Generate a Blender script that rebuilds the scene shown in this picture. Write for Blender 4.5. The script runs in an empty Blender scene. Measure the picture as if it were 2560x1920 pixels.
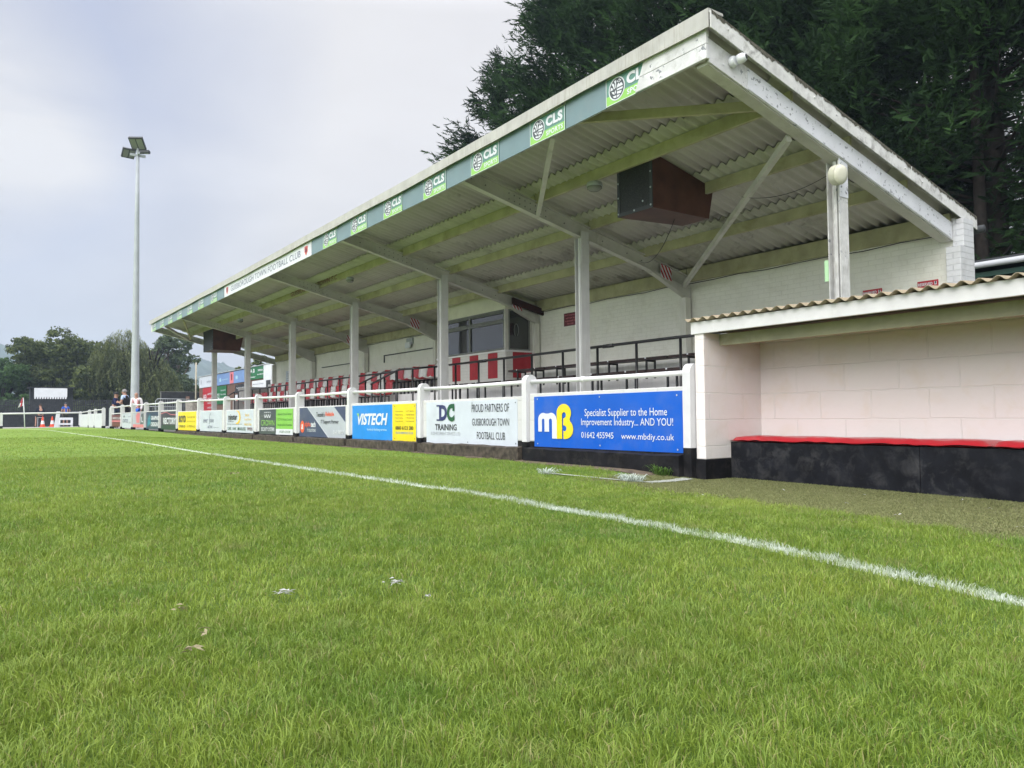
import bpy, math, random
import numpy as np
from mathutils import Vector, Matrix, geometry
from math import sin, cos, pi, radians, sqrt, atan2
random.seed(7); np.random.seed(7)
S = bpy.context.scene; COL = S.collection
# ------------------------------------------------------------------ camera
H = 0.4897
yaw, pitch, roll = 0.61314, 0.041958, -0.0086053
cy, sy = cos(yaw), sin(yaw)
fwd = Vector((sy*cos(pitch), cy*cos(pitch), sin(pitch)))
rt = Vector((cy, -sy, 0)); up = rt.cross(fwd)
r2 = cos(roll)*rt + sin(roll)*up; u2 = -sin(roll)*rt + cos(roll)*up
cam = bpy.data.objects.new('camera', bpy.data.cameras.new('camera')); COL.objects.link(cam)
cam.matrix_world = Matrix(((r2.x, u2.x, -fwd.x, 0), (r2.y, u2.y, -fwd.y, 0), (r2.z, u2.z, -fwd.z, H), (0, 0, 0, 1)))
cam.data.sensor_width = 36; cam.data.lens = 1924.36/2560*36
cam.data.clip_start = 0.05; cam.data.clip_end = 6000
S.camera = cam
# ------------------------------------------------------------------ sky and sun
SUN_EL, SUN_AZ = radians(33), radians(-112)      # azimuth clockwise from +Y
W = bpy.data.worlds.new("World"); S.world = W; W.use_nodes = True
nt = W.node_tree; N = nt.nodes; L = nt.links; N.clear()
out = N.new('ShaderNodeOutputWorld'); bg = N.new('ShaderNodeBackground'); L.new(bg.outputs[0], out.inputs[0])
sky = N.new('ShaderNodeTexSky'); sky.sky_type = 'NISHITA'; sky.sun_disc = False
sky.sun_elevation = SUN_EL; sky.sun_rotation = SUN_AZ; sky.dust_density = 2.0
def wmath(op, a, b=None, clamp=False):
    n = N.new('ShaderNodeMath'); n.operation = op; n.use_clamp = clamp
    for i, v in enumerate((a, b)):
        if v is None: continue
        if isinstance(v, (int, float)): n.inputs[i].default_value = v
        else: L.new(v, n.inputs[i])
    return n.outputs[0]
def wmix(f, a, b):
    n = N.new('ShaderNodeMix'); n.data_type = 'RGBA'
    for s, v in ((0, f), (6, a), (7, b)):
        if isinstance(v, (int, float)): n.inputs[s].default_value = v
        elif isinstance(v, tuple): n.inputs[s].default_value = (*v, 1)
        else: L.new(v, n.inputs[s])
    return n.outputs[2]
tc = N.new('ShaderNodeTexCoord'); sep = N.new('ShaderNodeSeparateXYZ'); L.new(tc.outputs['Generated'], sep.inputs[0])
zc = wmath('MAXIMUM', sep.outputs[2], 0.0)
mp = N.new('ShaderNodeMapping'); mp.inputs['Scale'].default_value = (1.0, 1.0, 2.6); L.new(tc.outputs['Generated'], mp.inputs[0])
ns = N.new('ShaderNodeTexNoise'); ns.inputs['Scale'].default_value = 2.3; ns.inputs['Detail'].default_value = 7; ns.inputs['Roughness'].default_value = 0.5
ns.inputs['Distortion'].default_value = 0.35
L.new(mp.outputs[0], ns.inputs[0])
# cloud cover, thinner towards the north (left of the view), thick and bright to the east
dv = N.new('ShaderNodeVectorMath'); dv.operation = 'DOT_PRODUCT'; L.new(tc.outputs['Generated'], dv.inputs[0]); dv.inputs[1].default_value = (-0.03, 0.915, 0.40)
thin = wmath('MULTIPLY', wmath('SUBTRACT', dv.outputs['Value'], 0.925), 15.0, True)
nf = wmath('MULTIPLY', wmath('SUBTRACT', ns.outputs['Fac'], 0.34), 3.2, True)
cover = wmath('SUBTRACT', 1.0, wmath('MULTIPLY', thin, wmath('SUBTRACT', 1.05, wmath('MULTIPLY', nf, 0.45)), True), True)
db = N.new('ShaderNodeVectorMath'); db.operation = 'DOT_PRODUCT'; L.new(tc.outputs['Generated'], db.inputs[0]); db.inputs[1].default_value = (0.56, 0.70, 0.44)
bright = wmath('MULTIPLY', wmath('SUBTRACT', db.outputs['Value'], 0.88), 8.5, True)
cl_lo = (0.605, 0.60, 0.63); cl_hi = (0.86, 0.855, 0.865)
cloud = wmix(nf, cl_lo, cl_hi)
cloud = wmix(wmath('MULTIPLY', bright, 0.75), cloud, (0.93, 0.915, 0.93))
db2 = N.new('ShaderNodeVectorMath'); db2.operation = 'DOT_PRODUCT'; L.new(tc.outputs['Generated'], db2.inputs[0]); db2.inputs[1].default_value = (-0.02, 0.957, 0.29)
b2 = wmath('MULTIPLY', wmath('MULTIPLY', wmath('SUBTRACT', db2.outputs['Value'], 0.978), 55.0, True), wmath('ADD', 0.25, nf), True)
cloud = wmix(wmath('MULTIPLY', b2, 0.7), cloud, (0.88, 0.88, 0.90))
cover = wmath('MAXIMUM', cover, b2)
# warm grey band at the horizon
hz = wmath('SUBTRACT', 1.0, wmath('MULTIPLY', zc, 5.0, True), True)
cloud = wmix(wmath('MULTIPLY', hz, 0.8), cloud, (0.70, 0.695, 0.69))
blue = wmix(0.95, sky.outputs[0], (0.47, 0.49, 0.615))
skyc = wmix(cover, blue, cloud)
# overcast dome: brighter overhead than low down (above the frame)
lift = wmath('ADD', 1.0, wmath('MULTIPLY', wmath('MAXIMUM', wmath('SUBTRACT', zc, 0.47), 0.0), 7.5))
sg = N.new('ShaderNodeVectorMath'); sg.operation = 'DOT_PRODUCT'; L.new(tc.outputs['Generated'], sg.inputs[0]); sg.inputs[1].default_value = (sin(SUN_AZ)*cos(SUN_EL), cos(SUN_AZ)*cos(SUN_EL), sin(SUN_EL))
# bright veil of cloud round the hidden sun, behind the camera
lift = wmath('ADD', lift, wmath('MULTIPLY', wmath('POWER', wmath('MAXIMUM', sg.outputs['Value'], 0.0), 2.5), 2.7))
mm = N.new('ShaderNodeVectorMath'); mm.operation = 'SCALE'; L.new(skyc, mm.inputs[0]); L.new(lift, mm.inputs['Scale'])
L.new(mm.outputs[0], bg.inputs[0]); bg.inputs[1].default_value = 0.435
sun = bpy.data.objects.new('sun', bpy.data.lights.new('sun', 'SUN')); COL.objects.link(sun)
sun.data.energy = 0.85; sun.data.angle = radians(35); sun.data.color = (1.0, 0.965, 0.92)
sd = Vector((sin(SUN_AZ)*cos(SUN_EL), cos(SUN_AZ)*cos(SUN_EL), sin(SUN_EL)))
sun.rotation_euler = sd.to_track_quat('Z', 'Y').to_euler(); sun.location = (-20, 0, 40)
S.view_settings.view_transform = 'Standard'; S.view_settings.look = 'None'; S.view_settings.gamma = 1; S.view_settings.exposure = 1.18
S.render.engine = 'CYCLES'; S.cycles.use_denoising = True; S.cycles.max_bounces = 7; S.cycles.diffuse_bounces = 4
S.cycles.volume_bounces = 0; S.cycles.transparent_max_bounces = 8
# ------------------------------------------------------------------ materials
MATS = {}
def srgb(r, g, b):
    f = lambda c: (c/255/12.92) if c/255 <= .04045 else ((c/255+.055)/1.055)**2.4
    return (f(r), f(g), f(b))
class NT:
    def __init__(s, name):
        s.m = bpy.data.materials.new(name); s.m.use_nodes = True; s.t = s.m.node_tree; s.n = s.t.nodes; s.l = s.t.links
        s.b = s.n['Principled BSDF']; s.tc = s.n.new('ShaderNodeTexCoord')
    def inp(s, node, k, v):
        i = node.inputs[k]
        if isinstance(v, bpy.types.NodeSocket): s.l.new(v, i)
        elif isinstance(v, tuple) and len(v) == 3 and i.type == 'RGBA': i.default_value = (*v, 1)
        else: i.default_value = v
    def mix(s, f, a, b, mode='MIX'):
        n = s.n.new('ShaderNodeMix'); n.data_type = 'RGBA'; n.blend_type = mode
        s.inp(n, 0, f); s.inp(n, 6, a); s.inp(n, 7, b); return n.outputs[2]
    def noise(s, vec, scale, detail=4, rough=.55, dist=0):
        n = s.n.new('ShaderNodeTexNoise'); s.l.new(vec, n.inputs[0]); n.inputs['Scale'].default_value = scale
        n.inputs['Detail'].default_value = detail; n.inputs['Roughness'].default_value = rough; n.inputs['Distortion'].default_value = dist
        return n.outputs['Fac']
    def ramp(s, f, a, b):      # linear step a..b -> 0..1
        n = s.n.new('ShaderNodeMapRange'); s.inp(n, 0, f); n.inputs[1].default_value = a; n.inputs[2].default_value = b; return n.outputs[0]
    def math(s, op, a, b=None):
        n = s.n.new('ShaderNodeMath'); n.operation = op; s.inp(n, 0, a)
        if b is not None: s.inp(n, 1, b)
        return n.outputs[0]
    def mapv(s, vec, sc):
        n = s.n.new('ShaderNodeMapping'); s.l.new(vec, n.inputs[0]); n.inputs['Scale'].default_value = sc; return n.outputs[0]
    def bump(s, h, st, d=.01, prev=None):
        n = s.n.new('ShaderNodeBump'); s.inp(n, 'Height', h); n.inputs['Strength'].default_value = st; n.inputs['Distance'].default_value = d
        if prev is not None: s.l.new(prev, n.inputs['Normal'])
        return n.outputs[0]
    def done(s, col, rough, nrm=None, spec=.3, metal=0):
        s.inp(s.b, 'Base Color', col); s.inp(s.b, 'Roughness', rough); s.b.inputs['Specular IOR Level'].default_value = spec
        s.b.inputs['Metallic'].default_value = metal
        if nrm is not None: s.l.new(nrm, s.b.inputs['Normal'])
        return s.m
def paint(name, col, rough=.5, var=.12, scale=6, bump=.15, dirt=0, dirtcol=(.12, .10, .07), streak=False, spec=.3, metal=0, peel=0, peelcol=(.22, .23, .25)):
    if name in MATS: return MATS[name]
    t = NT(name); v = t.tc.outputs['Object']
    n1 = t.noise(v, scale); dk = tuple(c*(1-var*1.6) for c in col); lt = tuple(min(1, c*(1+var)) for c in col)
    c = t.mix(t.ramp(n1, .3, .7), dk, lt)
    if dirt:
        vv = t.mapv(v, (9, 9, .8)) if streak else v
        n2 = t.noise(vv, scale*.8 if streak else scale*1.3, 6, .65, .4)
        n3 = t.noise(v, 1.3, 3)
        f = t.math('MULTIPLY', t.ramp(n2, .48, .75), t.ramp(n3, .3, .65))
        c = t.mix(t.math('MULTIPLY', f, float(dirt)), c, dirtcol)
    if peel:
        n4 = t.noise(v, 16, 5, .6, .2); n5 = t.noise(v, 2.2, 2)
        f = t.math('MULTIPLY', t.ramp(n4, .60, .62), t.ramp(n5, .62-peel*.2, .66-peel*.2))
        c = t.mix(f, c, peelcol)
    nr = t.bump(t.noise(v, scale*12, 5), bump, .003) if bump else None
    MATS[name] = t.done(c, rough, nr, spec, metal); return MATS[name]
def flat(name, col, rough=.45, spec=.3):
    return paint(name, col, rough, .05, 3, 0, .16 if name.startswith('sign_') else 0, (.30, .29, .26), spec=spec)
def masonry(name, col, bw, bh, mortar, rough=.55, bump=.6, dirt=.25, dirtcol=(.2, .19, .13), linedark=.8, lumpy=.25, tint=None):
    t = NT(name); uv = t.tc.outputs['UV']; ob = t.tc.outputs['Object']
    b = t.n.new('ShaderNodeTexBrick'); b.inputs['Scale'].default_value = 1; b.inputs['Brick Width'].default_value = bw; b.inputs['Row Height'].default_value = bh
    b.inputs['Mortar Size'].default_value = mortar; b.inputs['Mortar Smooth'].default_value = .35; b.inputs['Bias'].default_value = 0
    wv = t.n.new('ShaderNodeVectorMath'); wv.operation = 'ADD'; t.l.new(uv, wv.inputs[0])
    wn = t.n.new('ShaderNodeTexNoise'); t.l.new(uv, wn.inputs[0]); wn.inputs['Scale'].default_value = 5
    ws = t.n.new('ShaderNodeVectorMath'); ws.operation = 'SCALE'; t.l.new(wn.outputs['Color'], ws.inputs[0]); ws.inputs['Scale'].default_value = bh*.09
    t.l.new(ws.outputs[0], wv.inputs[1]); t.l.new(wv.outputs[0], b.inputs[0])
    fac = b.outputs['Fac']
    n1 = t.noise(ob, 2.2, 5); c = t.mix(t.ramp(n1, .3, .7), tuple(x*.93 for x in col), col)
    if tint: c = t.mix(t.ramp(t.noise(ob, .7, 2), .35, .62), c, tint)
    n2 = t.noise(ob, 3.5, 7, .65, .5)
    c = t.mix(t.math('MULTIPLY', t.ramp(n2, .5, .78), float(dirt)), c, dirtcol)
    c = t.mix(t.math('MULTIPLY', fac, .65), c, tuple(x*linedark for x in col))
    pit = t.noise(ob, 22, 4, .7); c = t.mix(t.math('MULTIPLY', t.ramp(pit, .70, .76), .35), c, (.12, .1, .07))
    h = t.math('SUBTRACT', t.math('MULTIPLY', t.noise(ob, 14, 5), lumpy), fac)
    return t.done(c, rough, t.bump(h, bump, .012))
M_white = paint('white_paint', (.66, .66, .655), .45, .05, 4, .2, .35, (.30, .28, .22), True)
M_board_white = paint('weathered_white_board', (.62, .62, .63), .5, .08, 5, .3, .75, (.25, .24, .22), False, peel=.75)
M_asb = paint('asbestos_trim', (.43, .425, .405), .75, .08, 5, .4, .75, (.22, .19, .14), True)
M_barge = paint('lichen_barge_board', (.60, .60, .59), .75, .08, 6, .5, 1.0, (.10, .095, .085), False)
M_post = paint('white_concrete_post', (.62, .62, .63), .5, .04, 5, .25, .12, (.4, .38, .33))
M_rail = paint('white_gloss_rail', (.70, .70, .71), .3, .03, 5, .08, 0, spec=.5)
M_black = paint('black_gloss_paint', (.008, .008, .010), .35, .3, 12, .2, .3, (.09, .085, .08), spec=.5)
M_blackboard = paint('black_painted_plywood', (.0085, .0095, .013), .6, .3, 7, .3, .9, (.075, .075, .075), spec=.15)
M_base = paint('black_painted_base', (.010, .010, .012), .7, .3, 6, .6, .6, (.08, .075, .065), spec=.15)
M_kerb = paint('mossy_concrete_kerb', (.075, .062, .048), .9, .4, 14, 1.0, .7, (.02, .018, .014))
M_steel = paint('grey_white_steel', (.55, .555, .55), .5, .06, 3, .2, .4, (.26, .25, .17), True)
M_rafter = paint('dirty_cream_steel', (.51, .50, .46), .55, .08, 3, .3, .6, (.20, .19, .12))
M_purlin = paint('algae_green_timber', (.40, .38, .235), .7, .15, 3, .4, .6, (.16, .15, .05))
M_brown = paint('brown_speaker_box', (.085, .034, .024), .5, .25, 3, .3, .3, (.09, .05, .04))
M_plast_r = paint('red_seat_plastic', (.42, .018, .028), .28, .08, 6, 0, .15, (.5, .2, .2), spec=.5)
M_plast_w = paint('white_seat_plastic', (.62, .62, .60), .3, .06, 6, 0, .3, (.35, .33, .3), spec=.5)
M_redpaint = paint('red_wall_paint', (.33, .018, .028), .5, .12, 5, .4, .2, (.2, .02, .02))
M_vinyl = paint('red_vinyl', (.42, .018, .028), .35, .1, 3, .2, .15, (.6, .15, .12), spec=.5)
M_alu = paint('weathered_window_frame', (.17, .175, .165), .5, .1, 8, .1)
M_galv = paint('galvanised_steel', (.36, .39, .41), .5, .08, 2, .1, .2, (.35, .37, .37), True)
M_darkgrey = paint('dark_grey_metal', (.038, .042, .046), .5, .1, 6, .1)
M_lens = paint('lamp_glass', (.20, .21, .19), .2, .05, 6, 0, spec=.6)
M_cream = paint('cream_plastic', (.62, .61, .50), .4, .05, 6, .05)
M_stripe_w = masonry('white_painted_brick_box', (.60, .59, .56), .225, .075, .006, dirt=.15)
M_brick = masonry('cream_painted_brick', (.80, .79, .72), .225, .075, .004, bump=.6, dirt=.30, dirtcol=(.40, .38, .27), linedark=.92)
M_pillar = masonry('white_painted_brick', (.58, .59, .61), .225, .078, .007, bump=.9, dirt=.5, dirtcol=(.28, .27, .26), linedark=.88)
M_block = masonry('bounce_pink_white_blockwork', (.74, .715, .685), .45, .228, .006, bump=.55, dirt=.4, dirtcol=(.62, .52, .36), linedark=.97, lumpy=.6, tint=(.74, .69, .675))  # pink tint partly carries the red cushions' reflected light in the wall colour
M_rawbrick = masonry('brown_brick', (.13, .075, .055), .225, .075, .008, dirt=.3, dirtcol=(.06, .05, .04), linedark=1.6)
def corr(name, col, dcol, dirt):
    t = NT(name); ob = t.tc.outputs['Object']
    c = t.mix(t.ramp(t.noise(ob, 1.1, 4), .3, .7), tuple(x*.84 for x in col), col)
    st = t.noise(t.mapv(ob, (.5, 6.0, .5)), 1.2, 5, .6)
    c = t.mix(t.math('MULTIPLY', t.ramp(st, .45, .72), .35), c, (.25, .235, .15))
    f = t.math('MULTIPLY', t.ramp(t.noise(ob, 2.0, 6, .68, .6), .54, .66), t.ramp(t.noise(ob, .33, 2), .42, .68))
    c = t.mix(t.math('MULTIPLY', f, dirt), c, dcol)
    return t.done(c, .75, t.bump(t.noise(ob, 60, 3), .3, .003))
M_corr = corr('asbestos_roof_sheet', (.52, .505, .455), (.10, .085, .06), .75)
M_corr2 = corr('brown_corrugated_sheet', (.29, .24, .165), (.06, .055, .04), .8)
def glass_mat():
    t = NT('dark_window_glass'); t.b.inputs['Coat Weight'].default_value = .3
    return t.done((.012, .013, .014), .06, t.bump(t.noise(t.tc.outputs['Object'], 2.5, 2), .05, .02), .7)
M_glass = glass_mat()
def flower(name, col, dark, tr=.35, rough=.6):
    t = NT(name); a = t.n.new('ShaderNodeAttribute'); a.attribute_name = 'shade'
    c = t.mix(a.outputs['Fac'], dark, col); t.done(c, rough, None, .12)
    tl = t.n.new('ShaderNodeBsdfTranslucent'); t.l.new(c, tl.inputs[0])
    mx = t.n.new('ShaderNodeMixShader'); mx.inputs[0].default_value = tr
    t.l.new(t.b.outputs[0], mx.inputs[1]); t.l.new(tl.outputs[0], mx.inputs[2]); t.l.new(mx.outputs[0], t.n['Material Output'].inputs[0])
    return t.m
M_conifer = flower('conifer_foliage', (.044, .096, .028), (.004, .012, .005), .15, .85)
M_leaf = flower('oak_foliage', (.15, .185, .06), (.022, .040, .014), .25)
M_leaf2 = flower('willow_foliage', (.22, .25, .10), (.05, .075, .03), .3)
M_leaf3 = flower('ash_foliage', (.13, .18, .085), (.04, .06, .03), .25)
M_leaf4 = flower('hedge_foliage', (.09, .17, .05), (.025, .055, .02), .3)
M_bark = paint('bark', (.022, .018, .015), .9, .3, 8, 1.0, .4, (.02, .017, .014))
M_bark2 = paint('pale_bark', (.20, .16, .13), .9, .3, 8, 1.0, .4, (.06, .05, .04))
# ------------------------------------------------------------------ mesh helpers
class MB:
    def __init__(s): s.v = []; s.f = []; s.m = []
    def add(s, vs, fs, m=0):
        o = len(s.v); s.v += [tuple(v) for v in vs]; s.f += [tuple(i+o for i in f) for f in fs]; s.m += [m]*len(fs); return s
    def box(s, x0, x1, y0, y1, z0, z1, m=0):
        if x0 > x1: x0, x1 = x1, x0
        if y0 > y1: y0, y1 = y1, y0
        if z0 > z1: z0, z1 = z1, z0
        return s.add([(x0,y0,z0),(x1,y0,z0),(x1,y1,z0),(x0,y1,z0),(x0,y0,z1),(x1,y0,z1),(x1,y1,z1),(x0,y1,z1)],
            [(3,2,1,0),(4,5,6,7),(0,1,5,4),(1,2,6,5),(2,3,7,6),(3,0,4,7)], m)
    def hexa(s, p, m=0):      # 8 points, bottom 4 then top 4
        return s.add(p, [(3,2,1,0),(4,5,6,7),(0,1,5,4),(1,2,6,5),(2,3,7,6),(3,0,4,7)], m)
    def beam(s, a, b, w, h, upv=(0, 0, 1), m=0):     # a,b on the centre line
        a, b = Vector(a), Vector(b); d = (b-a).normalized(); sd_ = d.cross(Vector(upv)).normalized(); u_ = sd_.cross(d)
        p = [q + sx*w/2*sd_ + sz*h/2*u_ for sz in (-1, 1) for (q, sx) in ((a, -1), (a, 1), (b, 1), (b, -1))]
        return s.hexa(p, m)
    def tube(s, pts, r, n=8, m=0, cap=True):
        pts = [Vector(p) for p in pts]; rs = r if isinstance(r, (list, tuple)) else [r]*len(pts); o = []; prev = None
        for i, p in enumerate(pts):
            d = (pts[min(i+1, len(pts)-1)]-pts[max(i-1, 0)]).normalized()
            if prev is None: prev = d.orthogonal().normalized()
            prev = (prev-d*prev.dot(d)).normalized(); q = d.cross(prev)
            o += [p + rs[i]*(cos(2*pi*k/n)*prev+sin(2*pi*k/n)*q) for k in range(n)]
        f = [(i*n+k, i*n+(k+1) % n, (i+1)*n+(k+1) % n, (i+1)*n+k) for i in range(len(pts)-1) for k in range(n)]
        if cap: f += [tuple(range(n-1, -1, -1)), tuple((len(pts)-1)*n+k for k in range(n))]
        return s.add(o, f, m)
    def prism(s, poly, mp, d0, d1, m=0):   # poly 2D outline, mp(a,b,d)->world
        n = len(poly); tri = geometry.tessellate_polygon([[Vector((a, b, 0)) for a, b in poly]])
        vs = [mp(a, b, d0) for a, b in poly] + [mp(a, b, d1) for a, b in poly]
        fs = [tuple(t) for t in tri] + [tuple(i+n for i in reversed(t)) for t in tri] + [(i, (i+1) % n, (i+1) % n+n, i+n) for i in range(n)]
        return s.add(vs, fs, m)
    def sheet(s, poly, mp, d, m=0):
        tri = geometry.tessellate_polygon([[Vector((a, b, 0)) for a, b in poly]])
        return s.add([mp(a, b, d) for a, b in poly], [tuple(t) for t in tri], m)
    def lathe(s, prof, c, axis=(0, 0, 1), n=16, m=0):
        ax = Vector(axis).normalized(); e1 = ax.orthogonal().normalized(); e2 = ax.cross(e1); c = Vector(c)
        vs = [c+ax*h+r*(cos(2*pi*k/n)*e1+sin(2*pi*k/n)*e2) for r, h in prof for k in range(n)]
        fs = [(i*n+k, i*n+(k+1) % n, (i+1)*n+(k+1) % n, (i+1)*n+k) for i in range(len(prof)-1) for k in range(n)]
        fs += [tuple(range(n-1, -1, -1)), tuple((len(prof)-1)*n+k for k in range(n))]
        return s.add(vs, fs, m)
    def build(s, name, mats, parent=None, smooth=False, bevel=0, subsurf=0):
        me = bpy.data.meshes.new(name)
        off = Vector((0, 0, 0)); q = parent
        while q is not None: off += q.location; q = q.parent
        me.from_pydata([(v[0]-off.x, v[1]-off.y, v[2]-off.z) for v in s.v], [], s.f)
        if not isinstance(mats, (list, tuple)): mats = [mats]
        for mt in mats: me.materials.append(mt)
        me.polygons.foreach_set('material_index', s.m)
        if smooth: me.polygons.foreach_set('use_smooth', [True]*len(me.polygons))
        me.update(); uvbox(me, off)
        o = bpy.data.objects.new(name, me); COL.objects.link(o); o.parent = parent
        if bevel:
            b = o.modifiers.new('bevel', 'BEVEL'); b.width = bevel; b.segments = 2; b.limit_method = 'ANGLE'; b.angle_limit = radians(40)
        return o
def uvbox(me, off=Vector((0, 0, 0))):
    nl = len(me.loops); uvl = me.uv_layers.new(name='UVMap')
    vi = np.empty(nl, 'i'); me.loops.foreach_get('vertex_index', vi)
    co = np.empty(len(me.vertices)*3, 'f'); me.vertices.foreach_get('co', co); co = co.reshape(-1, 3)+np.array(off)
    npol = len(me.polygons); nr = np.empty(npol*3, 'f'); me.polygons.foreach_get('normal', nr); nr = np.abs(nr.reshape(-1, 3))
    lt = np.empty(npol, 'i'); me.polygons.foreach_get('loop_total', lt); ax = np.repeat(np.argmax(nr, 1), lt); P = co[vi]
    uv = np.where((ax == 0)[:, None], P[:, [1, 2]], np.where((ax == 1)[:, None], P[:, [0, 2]], P[:, [0, 1]])).astype('f')
    uvl.data.foreach_set('uv', uv.ravel())
def tag(o, label, cat, group=None, kind=None):
    if label: o['label'] = label
    if cat: o['category'] = cat
    if group: o['group'] = group
    if kind: o['kind'] = kind
    return o
def thing(name, label, cat, loc=(0, 0, 0), group=None):
    o = bpy.data.objects.new(name, None); COL.objects.link(o); o.location = loc; o.empty_display_size = .1
    return tag(o, label, cat, group)
def struct(o): o['kind'] = 'structure'; return o
def copy_tree(o, parent=None):
    c = o.copy(); COL.objects.link(c); c.parent = parent
    for ch in list(o.children): copy_tree(ch, c)
    return c
def rawmesh(name, V, F4, F3, mat, shade=None, parent=None, smooth=False):
    """numpy mesh: V (n,3); F4 (a,4); F3 (b,3)"""
    me = bpy.data.meshes.new(name); me.vertices.add(len(V)); me.vertices.foreach_set('co', V.astype('f').ravel())
    n4 = 0 if F4 is None else len(F4); n3 = 0 if F3 is None else len(F3)
    lp = np.concatenate([F4.ravel() if n4 else np.empty(0, 'i'), F3.ravel() if n3 else np.empty(0, 'i')]).astype('i')
    me.loops.add(len(lp)); me.loops.foreach_set('vertex_index', lp); me.polygons.add(n4+n3)
    st = np.concatenate([np.arange(n4)*4, n4*4+np.arange(n3)*3]).astype('i')
    me.polygons.foreach_set('loop_start', st); me.polygons.foreach_set('loop_total', np.concatenate([np.full(n4, 4), np.full(n3, 3)]).astype('i'))
    if smooth: me.polygons.foreach_set('use_smooth', [True]*(n4+n3))
    me.update(calc_edges=True); me.materials.append(mat)
    if shade is not None:
        a = me.attributes.new('shade', 'FLOAT', 'POINT'); a.data.foreach_set('value', shade.astype('f'))
    o = bpy.data.objects.new(name, me); COL.objects.link(o); o.parent = parent; return o
# ------------------------------------------------------------------ lettering
_tc = {}
def glyphs(txt, bold=0.0, shear=0.0, space=1.0):
    k = (txt, bold, shear, space)
    if k in _tc: return _tc[k]
    c = bpy.data.curves.new('txt', 'FONT'); c.body = txt; c.size = 1; c.offset = bold; c.shear = shear; c.space_character = space; c.resolution_u = 3
    o = bpy.data.objects.new('txt', c); COL.objects.link(o); bpy.context.view_layer.update()
    me = bpy.data.meshes.new_from_object(o.evaluated_get(bpy.context.evaluated_depsgraph_get()))
    v = np.array([(a.co.x, a.co.y) for a in me.vertices]); f = [tuple(p.vertices) for p in me.polygons]
    bpy.data.objects.remove(o); bpy.data.curves.remove(c); bpy.data.meshes.remove(me)
    lo, hi = v.min(0), v.max(0); v = (v-lo)/np.maximum(hi-lo, 1e-6)
    _tc[k] = (v, f); return _tc[k]
def put_text(mb, mp, txt, a0, a1, b0, b1, d, bold=0.0, shear=0.0, space=1.0, m=0):
    v, f = glyphs(txt, bold, shear, space)
    mb.add([mp(a0+x*(a1-a0), b0+y*(b1-b0), d) for x, y in v], f, m)
def facing_pitch(x, yl, z0):      # board coordinates: a to the right (-Y), b up, d out of the face (-X)
    return lambda a, b, d: (x-d, yl-a, z0+b)
def circ(cx_, cy_, r, n=24, ry=None, a0=0, a1=360): 
    ry = ry or r; return [(cx_+r*cos(radians(a0+(a1-a0)*i/n)), cy_+ry*sin(radians(a0+(a1-a0)*i/n))) for i in range(n + (0 if a1-a0 == 360 else 1))]
def ring(mb, mp, cx_, cy_, r0, r1, d, m=0, n=28, k=1.0):
    vs = [mp(cx_+r*cos(2*pi*i/n), cy_+r*k*sin(2*pi*i/n), d) for r in (r0, r1) for i in range(n)]
    mb.add(vs, [(i, (i+1) % n, (i+1) % n+n, i+n) for i in range(n)], m)
def rect(a0, a1, b0, b1): return [(a0, b0), (a1, b0), (a1, b1), (a0, b1)]
# ------------------------------------------------------------------ ground height
def gh(X, Y):
    gt = np.interp(Y, [-60, 0, .87, 1.75, 3.6, 7.3, 13.4, 30, 47, 70, 120], [-.05, -.02, 0, .045, .078, .085, .13, .15, .07, 0, -.2])
    gf = np.interp(Y, [-60, 2.1, 4.4, 5.2, 9.5, 20, 25, 30, 50, 70, 120], [-.1, -.085, -.065, -.02, .006, .045, .07, .11, .09, 0, -.2])
    t = np.clip((X-2.35)/(5.0-2.35), 0, 1); t = t*t*(3-2*t)
    return gt*(1-t)+gf*t
def g(x, y): return float(gh(np.array(float(x)), np.array(float(y))))
TL = 2.2
def turf_edge(Y): return np.interp(Y, [-3, .9, 1.3, 2.05, 2.65, 3.24, 3.7, 4.2, 4.5, 4.75, 5.1, 7, 9, 60], [3.0, 3.12, 3.25, 3.30, 3.45, 3.52, 3.56, 3.72, 3.85, 4.35, 4.75, 4.90, 5.0, 5.0])
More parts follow.
